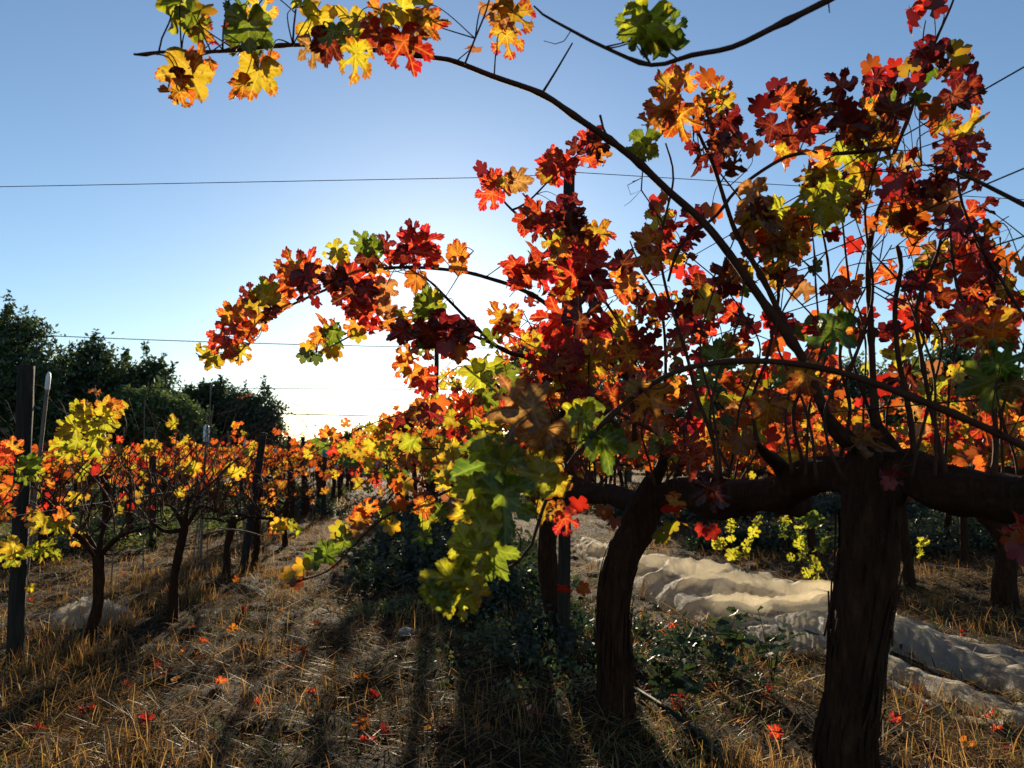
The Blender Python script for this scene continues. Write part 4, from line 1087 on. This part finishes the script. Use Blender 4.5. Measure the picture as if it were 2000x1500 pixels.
for i, y in enumerate((4.4, 5.8, 7.2)):
    b = Vector((rowR(y), y, float(gh(rowR(y), y))))
    lab = ['vine with a straight brown trunk just left of the thin post, third of that row', 'fourth vine of the right row, deep in the dark shade behind the near green leaves',
           'fifth vine of the right row, its yellow and red leaves leaning into the aisle'][i]
    v = row_vine(b, lab, None, .95, 0, 210, ['RRDOOYN', 'RROOYYG', 'YYOOGRO'][i], wid=.75, top=1.85, ncane=22, trunkr=.055)
    if i == 0:
        v.blob(4.2, .3, 930, 850, 120, 60, 40, 38, 'ROYGR', -90, 70)
        v.blob(4.0, .3, 790, 930, 130, 80, 45, 36, 'YYOGRN', -90, 70)
        v.cane(pl(4.0, (1000, 900), (900, 880), (800, 880), (740, 920), (690, 960)), .005, .002)
    if i == 1:
        v.cane(pl(4.6, (1000, 800, 5.4), (900, 800), (800, 806), (720, 830), (660, 860), (600, 890)), .006, .002)
        v.L(4.6, (600, 885, 30, 180, 'Y'), (610, 870, 30, 60, 'O'), (640, 845, 40, 100, 'O'), (625, 870, 40, -90, 'N'), (655, 850, 36, 20, 'O'), (675, 825, 25, 90, 'O'), (700, 850, 36, -90, 'O'), (720, 840, 36, -80, 'Y'), (740, 850, 34, -90, 'O'),
            (760, 835, 36, -90, 'O'), (790, 830, 40, -90, 'G'), (810, 800, 40, 150, 'O'), (830, 810, 40, -60, 'R'), (720, 870, 40, -140, 'Y'), (700, 890, 36, -120, 'Y'), (680, 875, 30, 160, 'Y'), (745, 880, 40, -60, 'G'), (780, 860, 36, -90, 'Y'))
        v.blob(4.8, .3, 830, 850, 90, 50, 40, 34, 'ROORYG', -90, 70)
    if i == 2:
        v.blob(6.5, .5, 760, 900, 110, 50, 60, 26, 'ROYYG', -90, 70)
    v.finish()
ORD = 'first second third fourth fifth sixth seventh eighth ninth tenth eleventh twelfth thirteenth fourteenth fifteenth sixteenth seventeenth'.split()
def far_row(rows, label, group, y0, y1, dy, xf, keys, nleaf=90, top=1.65, hs=.9, bare=0, wid=.6, ncane=10, lsize=.105, cap=0, trunkr=.04, mat=None, lean=.06):
    y = y0; k = 0
    while y < y1:
        x = xf(y); k += 1
        v = row_vine(Vector((x + rnd.uniform(-.08, .08), y, float(gh(x, y)))), label % ORD[k - 1], group, hs * rnd.uniform(.9, 1.08), rnd.uniform(-lean, lean), int(nleaf * rnd.uniform(.6, 1.3)), keys, wid=wid, top=top * rnd.uniform(.92, 1.06),
                     sep=False, ncane=ncane, trunkr=trunkr, bare=bare, lsize=lsize, cap=cap, mat=mat)
        v.finish()
        y += dy
far_row(0, '%s vine with yellow and orange leaves after the five nearest of the right row', 'vines far down the right row', 8.6, 24, 1.5, rowR, 'YYOORG', 150, 1.8, .95, 0, .8, 12)
# row beyond, seen under and through the near canopy
R2 = lambda y: 4.85 - .213 * y
for i, (px, py, r) in enumerate(((1962, 1178, .075), (1885, 1105, .035), (1540, 1068, .05))):
    b = ground_pt(px, py)
    row_vine(b, ['dark leaning trunked vine at the right edge beyond the cream net', 'thin trunked vine between the thick trunk and the right edge', 'vine with a dark trunk beyond the middle of the cream net'][i],
             None, .9, -.25 if i == 0 else 0, 150, 'RROOYGO', wid=.6, top=1.9, ncane=14, trunkr=r, sep=False, cap=60).finish()
far_row(0, '%s bright leaved vine from the near end of the row beyond the net', 'vines in the row beyond the net', 5.2, 20, 1.35, lambda y: 3.2 - .15 * y + 1.1, 'RROOYYOG', 210, 1.75, .95, 0, .9, 14)
far_row(0, '%s vine from the near end of the second row beyond the net', 'vines in the second row beyond the net', 7.5, 22, 1.5, lambda y: 6.8 - .2 * y, 'ROOYYO', 170, 1.7, .95, 0, .9, 12)
far_row(0, '%s small vine from the near end of the hindmost row on the right', 'distant vines at the back on the right', 12, 34, 1.8, lambda y: 10.5 - .2 * y, 'ROOYYO', 150, 1.7, .95, 0, .9, 10)

# green shoots and seedlings near the net
def sprig(base, tips, label, leafc, size, n=22, name='seedling', kindl='weed'):
    root = empty(name, base); b = Vector(base)
    mb = MB(); pos, tp = [], []
    for t in tips:
        m = b.lerp(t, .5) + Vector((rnd.uniform(-.05, .05), 0, .04))
        S = spline([(b, .003), (m, .0022), (t, .001)], .02); mb.tube(S, 5, 0, 0, b)
        for k in range(n):
            q = S[int(len(S) * (.25 + .74 * rnd.random()))][0]
            pos.append(tuple(q - b)); tp.append((rnd.gauss(0, 1), rnd.gauss(0, .6), rnd.uniform(-.2, .8)))
    mb.build('stem', M_CANE, root)
    tv = np.array(tp)
    for q, t in zip(pos[:120], tv[:120]):
        o = bpy.data.objects.new('leaf', rnd.choice(SPRIG_M[leafc])); COL.objects.link(o); o.parent = root
        o.location = q; o.rotation_mode = 'QUATERNION'
        o.rotation_quaternion = Vector(tuple(t)).to_track_quat('Y', rnd.choice('XZ')) @ Quaternion((0, 1, 0), rnd.uniform(0, 6.28))
        s = size * rnd.uniform(.6, 1.25); o.scale = (s, s, s)
    return tag(root, label, 'plant')
def weed_leaf_mesh(col, mat):
    tv, tf = low_template('weed'); tv = tv.copy(); tv[:, 0] *= 1.25
    return np_mesh('leaf', tv, tf, mat, False, None, np.tile(np.array(col), (len(tv), 1)))
SPRIG_M = {'dark': [weed_leaf_mesh(c, M_WEED) for c in DKG], 'lime': [LM['G'][0], LM['G'][1], LM['G'][4]], 'green': [LM['N'][0], LM['N'][1], LM['G'][4]]}
sprig(ground_pt(1400, 1320), pl(4.0, (1340, 1250, 3.8), (1400, 1215, 3.75), (1440, 1190, 3.7), (1460, 1250, 3.7)), 'dark toothed seedling standing in front of the cream net', 'dark', .075, 16)
sprig(ground_pt(1510, 1345), pl(3.6, (1480, 1190, 3.5), (1530, 1220, 3.5), (1570, 1230, 3.4), (1500, 1260, 3.4)), 'small toothed seedling before the rounded bulge of the net', 'dark', .055, 10)
sprig(ground_pt(1290, 1400), pl(3.2, (1260, 1290, 3.1), (1300, 1270, 3.2), (1340, 1310, 3.1), (1370, 1350, 3.0)), 'dark leafy seedling just right of the curved trunk', 'dark', .065, 18)
sprig(ground_pt(1600, 1185), pl(5.2, (1570, 1070, 5.2), (1595, 1095, 5.1), (1610, 1140, 5.1), (1560, 1030, 5.2)), 'lime green young vine shoot behind the net bulge', 'lime', .075, 6, 'vine_shoot')
sprig(ground_pt(1560, 1130), pl(6.0, (1530, 1000, 6), (1590, 1010, 6), (1560, 960, 6), (1610, 1060, 5.9)), 'green vine shoot left of the thick trunk behind the net', 'green', .11, 6, 'vine_shoot')
sprig(ground_pt(1450, 1110), pl(6.5, (1430, 1020, 6.5), (1480, 1010, 6.4), (1400, 1060, 6.4)), 'lime green vine shoot hanging above the far end of the net', 'lime', .09, 7, 'vine_shoot')
sprig(ground_pt(1790, 1110), pl(7, (1765, 1040, 7), (1800, 1055, 7)), 'little yellow leaved shoot right of the thick trunk', 'lime', .10, 5, 'vine_shoot')
# ================================================================== left row
def stick(name, a, b, r0, r1, mat, label, cat, group=None, seg=8, bark=0, cap=None):
    root = empty(name, a)
    mb = MB(); mb.tube(spline([(a - (b - a).normalized() * .1, r0), (a.lerp(b, .5), (r0 + r1) / 2), (b, r1)], .08), seg, bark, 0, a)
    mb.build('shaft', mat, root)
    if cap:
        d = (b - a).normalized()
        m2 = MB(); m2.tube([(b - d * cap[0], cap[1]), (b - d * cap[0] * .95, cap[1] * 1.06), (b + d * .02, cap[1] * 1.06), (b + d * .035, cap[1] * .8), (b + d * .05, cap[1] * .3)], 12, 0, 0, a)
        m2.build('white_cap', M_CAP, root)
    return tag(root, label, cat, group)
def post(px0, py0, px1, py1, r, label, dd=0, group=None, name='trellis_post', D=None, seg=14):
    a = ground_pt(px0, py0)
    if D: a = P(px0, py0, D); a.z = float(gh(a.x, a.y))
    b = P(px1, py1, a.y + dd)
    return stick(name, a, b, r * 1.04, r, M_POST, label, 'post', group, seg, .10)
post(28, 1305, 52, 715, .038, 'thick square cut dark wooden post at the left edge')
post(475, 1118, 515, 845, .033, 'dark post leaning to the right in the left row')
post(1100, 1292, 1112, 320, .031, 'tall thin dark post rising behind the red leaves', -.02)
post(565, 1012, 565, 852, .03, 'thin grey post standing left of its twin against the pale sky', D=13)
post(592, 1012, 592, 853, .03, 'thin post just left of the dark green vine leaves', D=13)
pt = post(632, 1003, 635, 868, .035, 'dark post with a turquoise band at the end of the aisle', D=13)
mb = MB(); q = P(634, 885, 13); mb.tube([(q - Vector((0, 0, .06)), .043), (q + Vector((0, 0, .06)), .043)], 10, 0, 0, pt.location)
mb.build('turquoise_band', M_TURQ, pt, False)
post(300, 1030, 298, 890, .04, 'pale grey post standing among the orange leaves of the left rows', D=9)
b = P(851, 900, 10.4); b.z = 0
stick('trellis_post', b, Vector((b.x, b.y, 2.60)), .035, .032, M_POST, 'tall post hidden in the dark leaves of the right row', 'post', None, 10, .1)
for i, (x0, y0, x1, y1, D, cp) in enumerate(((55, 1050, 94, 742, 4.6, 1), (395, 1010, 403, 838, 7.8, 1), (478, 980, 480, 868, 9.5, 1), (535, 960, 538, 882, 12, 1))):
    a = P(x0, y0, D); a.z = float(gh(a.x, a.y)); bb = P(x1, y1, D)
    a.x = bb.x + (a.x - bb.x) * 1.3
    stick('capped_stake', a, bb, .012, .011, M_STAKE, ['dark leaning stake with a white cap behind the thick left post', 'stake with a white cap between the crossing canes', 'stake with a white cap left of the leaning post',
          'small white capped stake by the pale sky gap'][i], 'stake', 'stakes with white caps', 8, 0, (.06 if i == 0 else .13, .013 if i == 0 else .026))
for i, (x0, y0, x1, y1, D) in enumerate(((283, 1040, 282, 778, 7), (385, 1050, 413, 755, 6.5), (375, 1060, 417, 790, 6.6), (470, 1020, 444, 840, 7.5), (222, 1020, 243, 835, 6.5), (352, 980, 340, 858, 8), (408, 1000, 411, 750, 7.2), (490, 980, 446, 842, 8), (612, 940, 616, 812, 12))):
    a = P(x0, y0, D); a.z = float(gh(a.x, a.y)); bb = P(x1, y1, D)
    stick('thin_stake', a, bb, .006, .004, M_STAKE, ['thin stake standing between the lime leaf cluster and the shrub', 'thin stake crossing a capped stake, leaning right', 'shorter of the two thin stakes leaning together at the shrub', 'thin stake leaning left before the round tree', 'thin stake just right of the lime leaf cluster', 'short thin stake before the dark shrub', 'tallest thin upright stake, before the dark round tree', 'thin stake leaning left towards the white capped stake', 'thin stake poking up above the yellow leaves of the right row'][i], 'stake', 'thin stakes in the left rows', 5)

# left row vines: short dark trunks, arms and a tangle of bare canes
def gnarl(base, head, label, arms, ncane, nleaf, keys, r=.034, top=.75, up=None, spread=.6, mat=M_BARE, lsize=.105, extra=None):
    v = Vine(base, label, None)
    b, h = v.b, head
    v.trunk([(b - Vector((0, 0, .06)), r * 1.35), (b + Vector((.01, 0, .08)), r * 1.1), (b.lerp(h, .5) + Vector((rnd.uniform(-.03, .03), 0, 0)), r * .95), (h, r * 1.1), (h + Vector((0, 0, .05)), r * .6)], .24, 20, .02)
    src = [h]; ncane = int(ncane * 1.7)
    for a in arms:
        m = h.lerp(a, .5) + Vector((0, 0, rnd.uniform(-.02, .06)))
        v.trunk([(h, r * .62), (m + Vector((rnd.uniform(-.03, .03), 0, rnd.uniform(-.04, .04))), r * .4), (a, r * .22)], .34, 12, .02, 'arm'); src += [m, a, a]
    for i in range(ncane):
        s = rnd.choice(src)
        dx, dy = rnd.uniform(-1, 1) * spread, rnd.uniform(-.6, .6) * spread
        hh = rnd.uniform(.35, 1) * top
        pts = [s, s + Vector((dx * .35, dy * .35, hh * .4)), s + Vector((dx * .8, dy * .8, hh * .8)), s + Vector((dx * 1.1, dy, hh * (.95 if rnd.random() < .6 else .6)))]
        v.cane(pts, .0042, .0014, jit=.04, mat=mat if rnd.random() < .3 else M_CANE, seg=5, step=.03)
    for i in range(nleaf):
        c = rnd.choice(v.canes); S = c['S']; p, rr = S[int((len(S) - 1) * rnd.random() ** .6)]
        v.leaf(p + Vector((rnd.gauss(0, .05), rnd.gauss(0, .05), rnd.gauss(-.02, .05))), rnd.gauss(-90, 60), lsize * rnd.uniform(.6, 1.2), rnd.choice(keys), .8, .8)
    return v
b = ground_pt(175, 1265)
v = gnarl(b, P(192, 1090, b.y), 'short trunked vine just right of the thick left post, a lime leaf cluster above it', pl(b.y, (95, 1045, 4.2), (225, 1000, 4.5), (290, 1030, 4.3), (150, 1050, 4.6)), 24, 14, 'YOYG', .028, .85, spread=.7)
v.cane(pl((4.2, 3.4), (225, 1040), (215, 980), (180, 930), (140, 900), (120, 870), (165, 800), (170, 780)), .005, .002, mat=M_BARE)
v.cane(pl(3.4, (60, 1010), (110, 960), (160, 910), (200, 870), (215, 830)), .004, .002)
v.cane(pl(3.4, (-80, 1090), (0, 1020), (40, 960), (75, 900), (95, 860)), .005, .002, mat=M_BARE)
v.L(3.3, (165, 800, 48, 100, 'Y'), (160, 810, 52, 150, 'G'), (205, 795, 50, 80, 'Y'), (218, 810, 45, 0, 'Y'), (210, 830, 52, -60, 'G'), (138, 830, 50, 170, 'G'), (125, 845, 45, 200, 'Y'), (180, 835, 46, -90, 'G'), (165, 825, 40, 60, 'Y'),
    (145, 865, 50, -150, 'G'), (120, 870, 55, 180, 'G'), (135, 890, 45, -100, 'Y'), (190, 860, 52, -90, 'G'), (205, 870, 50, -50, 'Y'), (185, 880, 45, -110, 'G'), (225, 790, 35, 50, 'O'), (150, 795, 35, 90, 'G'),
    (290, 870, 32, 120, 'Y'), (305, 872, 30, 30, 'Y'), (285, 885, 30, -90, 'Y'), (300, 880, 28, -60, 'O'),
    (50, 912, 50, 180, 'G'), (62, 905, 55, 30, 'N'), (50, 930, 45, -90, 'N'), (70, 925, 40, -60, 'G'),
    (75, 1025, 55, -120, 'Y'), (65, 1010, 45, 120, 'O'), (120, 1005, 50, 60, 'O'), (135, 1025, 45, -60, 'Y'), (110, 1030, 45, -90, 'G'), (20, 1070, 55, -150, 'Y'), (25, 1090, 50, -60, 'G'), (60, 1075, 40, 60, 'G'),
    (95, 1065, 35, 0, 'G'), (80, 1080, 35, -90, 'G'), (110, 1085, 30, -60, 'G'), (60, 1150, 25, -60, 'Y'), (10, 1000, 50, -90, 'O'), (15, 960, 45, -90, 'O'), (25, 870, 45, 90, 'O'), (10, 890, 45, 180, 'R'))
v.finish()
b = ground_pt(335, 1222)
v = gnarl(b, P(360, 1035, b.y), 'vine with a slender leaning trunk, second from the thick left post', pl(b.y, (425, 1000, 5.1), (315, 985, 5.2), (285, 1010, 4.9), (390, 970, 5.2)), 26, 10, 'YOYR', .026, .8, spread=.75)
v.cane(pl((5, 4.6), (395, 1045), (440, 1035), (480, 1038), (515, 1048)), .006, .004, mat=M_BARE)
v.L(4.5, (540, 1025, 36, 160, 'Y'), (555, 1022, 34, 60, 'Y'), (550, 1032, 30, -60, 'Y'), (572, 1025, 30, 20, 'G'), (580, 1040, 30, -90, 'G'), (535, 1035, 25, -140, 'O'), (465, 925, 36, -90, 'Y'), (478, 845, 18, 30, 'Y'), (495, 868, 18, 20, 'Y'),
    (370, 910, 40, 100, 'Y'), (380, 915, 36, -30, 'Y'), (360, 918, 30, 180, 'Y'), (235, 858, 18, 0, 'R'))
v.finish()
for (px, py, hx, hy, lab) in ((440, 1135, 455, 1020, 'vine with a thin leaning trunk left of the leaning post'), (495, 1112, 500, 1010, 'vine with a dark trunk close behind the leaning post'), (555, 1072, 560, 985, 'small vine with a straight trunk right of the leaning post')):
    b = ground_pt(px, py)
    v = gnarl(b, P(hx, hy, b.y), lab, [P(hx - 60, hy - 8, b.y + .3), P(hx + 50, hy - 10, b.y - .2)], 22, 10, 'YOMO', .028, .75, spread=.75, mat=M_CANE)
    v.finish()
far_row(0, '%s bare caned vine behind the leaning post in the left row', 'vines far down the left row', 9.0, 26, 1.3, rowL, 'OYOM', 40, 1.4, .8, 0, .9, 26, .1, 0, .045)
# rows beyond, a band of orange, red and yellow leaves
far_row(0, '%s orange and red vine from the near end of the second left row', 'vines of the second left row', 5.2, 25, 1.3, lambda y: -3.4 - .16 * y, 'RROOYYMG', 160, 1.32, .78, 0, .85, 20, .095)
far_row(0, '%s orange leaved vine from the near end of the third left row', 'vines of the third left row', 7.5, 27, 1.5, lambda y: -5.6 - .19 * y, 'RROOMO', 170, 1.32, .85, 0, .9, 10, .09)
far_row(0, '%s reddish vine from the near end of the hindmost left row', 'distant vines at the back on the left', 12, 30, 1.8, lambda y: -8.6 - .2 * y, 'RROOY', 130, 1.34, .85, 0, 1.0, 8, .12)
far_row(0, '%s small yellowish vine beyond the end of the aisle', 'vines at the end of the aisle', 27, 44, 2.5, lambda y: -6.5 + .02 * y, 'OYYOG', 100, 1.3, .85, 0, 1.2, 8, .14)
far_row(0, '%s small yellow vine beyond the left row, left of the aisle end', 'vines at the end of the aisle', 27, 44, 2.5, lambda y: -10.5, 'OYYOR', 100, 1.3, .85, 0, 1.2, 8, .14)

# ------------------------------------------------------------------ wires
def wire(pts, label, r=.0016, group=None, sag=0.0):
    n = 24; S = []
    for k in range(len(pts) - 1):
        for i in range(n + (k == len(pts) - 2)):
            t = i / n; q = pts[k].lerp(pts[k + 1], t); q = q - Vector((0, 0, 4 * sag * t * (1 - t))); S.append((q, r))
    mb = MB(); mb.tube(S, 5)
    return tag(mb.build('trellis_wire', M_WIRE), label, 'wire', group)
wire([P(-700, 378, 4.1), P(940, 347, 4.08), P(1113, 340, 4.08)], 'high wire crossing the sky from the left edge to the tall thin post', .0022)
wire([P(1113, 336, 4.08), P(2000, 390, 4.2), P(2500, 425, 4.3)], 'high wire running right from the tall thin post through the leaves', .0022)
wire([P(-500, 640, 10.4), P(100, 656, 10.4), P(1060, 681, 10.4)], 'thin wire crossing the sky just above the left trees', .006, sag=.03)
wire([P(-300, 748, 17.5), P(1500, 762, 17.5)], 'faint wire crossing above the round trees', .008, sag=.05)
wire([P(300, 800, 27), P(1100, 818, 27)], 'faint far wire above the gap at the end of the aisle', .018, sag=.05)
wire([P(550, 838, 30), P(1100, 780, 30)], 'very faint rising wire over the gap at the end of the aisle', .009)
for h, lab in ((1.78, 'uppermost slanting trellis wire of the right row'), (1.6, 'middle slanting trellis wire of the right row'), (1.48, 'lower slanting trellis wire of the right row'), (1.2, 'slanting trellis wire running just above the thick branches of the right row')):
    wire([Vector((rowR(y), y, h)) for y in (.4, 4.08, 10.4, 24)], lab, .0016)
wire([Vector((rowL(y) - .05, y, .62)) for y in (1.5, 7.2, 13, 24)], 'low trellis wire along the left row', .0012)
wire([Vector((rowL(y) - .05, y, .80)) for y in (1.5, 7.2, 13, 24)], 'upper trellis wire along the left row', .0014)

# ------------------------------------------------------------------ fallen leaves
LOWM = {}
def fallen(px, py, key):
    if key == 'R' and rnd.random() < .45: key = rnd.choice('DBD')
    p = ground_pt(px, py)
    o = bpy.data.objects.new('fallen_leaf', LM[key][rnd.choice((3, 5, 6, 7))]); COL.objects.link(o)
    s = rnd.uniform(.038, .066)
    o.location = p + Vector((0, 0, .03)); o.scale = (s, s, s)
    o.rotation_euler = (rnd.uniform(-.9, 1.3), rnd.uniform(-.8, .8), rnd.uniform(0, 6.28))
    side = 'on the straw of the open aisle' if px < 650 else ('in the dark grass under the right row' if px < 1230 else 'on the straw between the two thick trunks' if px < 1600 else 'on the straw by the right end of the net')
    kn = {'R': 'red', 'O': 'orange', 'D': 'crimson', 'B': 'tan'}[key]
    tag(o, '%s curled vine leaf fallen %s' % (kn, side), 'fallen leaf', '%s fallen leaves %s' % (kn, side))
for (x, y, k) in ((375, 1125, 'O'), (385, 1140, 'O'), (525, 1185, 'R'), (545, 1205, 'R'), (620, 1230, 'R'), (650, 1115, 'R'), (480, 1195, 'R'), (380, 1235, 'O'), (455, 1240, 'O'), (285, 1260, 'R'), (395, 1270, 'R'), (475, 1272, 'R'),
                  (355, 1290, 'O'), (390, 1295, 'O'), (575, 1285, 'O'), (590, 1290, 'R'), (325, 1325, 'R'), (345, 1335, 'R'), (245, 1345, 'R'), (605, 1372, 'R'), (620, 1380, 'D'), (285, 1435, 'R'), (50, 1455, 'R'), (75, 1450, 'D'),
                  (95, 1275, 'R'), (60, 1175, 'R'), (240, 1125, 'R'), (10, 1160, 'R'), (310, 1305, 'D'), (500, 1385, 'R'), (700, 1350, 'O'), (712, 1425, 'O'), (720, 1460, 'R'), (730, 1370, 'R'), (845, 1440, 'R'), (755, 1440, 'D'), (870, 1435, 'D'),
                  (930, 1400, 'B'), (950, 1430, 'B'), (1050, 1420, 'D'), (905, 1235, 'D'), (880, 1215, 'R'), (1290, 1230, 'R'), (1320, 1235, 'R'), (1345, 1255, 'R'), (1300, 1245, 'R'), (1255, 1200, 'R'), (1410, 1280, 'R'), (1395, 1360, 'R'),
                  (1265, 1365, 'R'), (1320, 1400, 'R'), (1340, 1395, 'O'), (1440, 1430, 'O'), (1460, 1440, 'R'), (1520, 1470, 'R'), (1510, 1315, 'R'), (1420, 1350, 'R'), (1500, 1375, 'R'), (1590, 1280, 'R'), (1610, 1275, 'O'), (1540, 1285, 'R'),
                  (1330, 1410, 'R'), (1315, 1390, 'O'), (1805, 1395, 'D'), (1800, 1360, 'D'), (1860, 1440, 'R'), (1950, 1445, 'R'), (1930, 1425, 'R'), (1745, 1205, 'R'), (1880, 1250, 'R'), (1765, 1280, 'D'), (1780, 1290, 'D'),
                  (1980, 1480, 'R'), (1890, 1480, 'O'), (1750, 1440, 'R'), (170, 1400, 'R'), (120, 1330, 'O'), (430, 1350, 'R'), (560, 1330, 'O'), (210, 1200, 'R'), (330, 1180, 'R'), (460, 1150, 'O'), (600, 1150, 'R')):
    fallen(x, y, k)
# larger broken stalks lying about
sl = [(300, 1430, 340, 1400), (560, 1270, 600, 1295), (300, 1370, 345, 1345), (1500, 1300, 1570, 1240), (1090, 1395, 1150, 1375), (700, 1480, 780, 1450), (1760, 1440, 1800, 1480), (620, 1210, 680, 1225), (180, 1110, 210, 1140), (1440, 1360, 1470, 1400), (840, 1490, 900, 1455)]
for i, (a, b, c, d) in enumerate(sl):
    p, q = ground_pt(a, b), ground_pt(c, d)
    if (q - p).length > .5: q = p + (q - p).normalized() * .5
    mb = MB(); mb.tube([(p + Vector((0, 0, .02)), .004), (p.lerp(q, .5) + Vector((0, 0, .05)), .0035), (q + Vector((0, 0, .03)), .002)], 6)
    tag(mb.build('dry_twig', M_BARE), 'pale dry twig ' + ['low in the aisle near the bottom left', 'on the lit straw in the middle of the aisle', 'beside another twig in the left foreground', 'leaning towards the rounded end of the net', 'lying left of the foot of the curved trunk', 'in the shade at the bottom of the picture', 'right of the thickest trunk below the net', 'where the aisle straw meets the shade', 'between the thick left post and the first left trunk', 'between the two thick trunks', 'at the bottom edge in the shade'][i], 'twig', 'dry twigs lying on the ground')
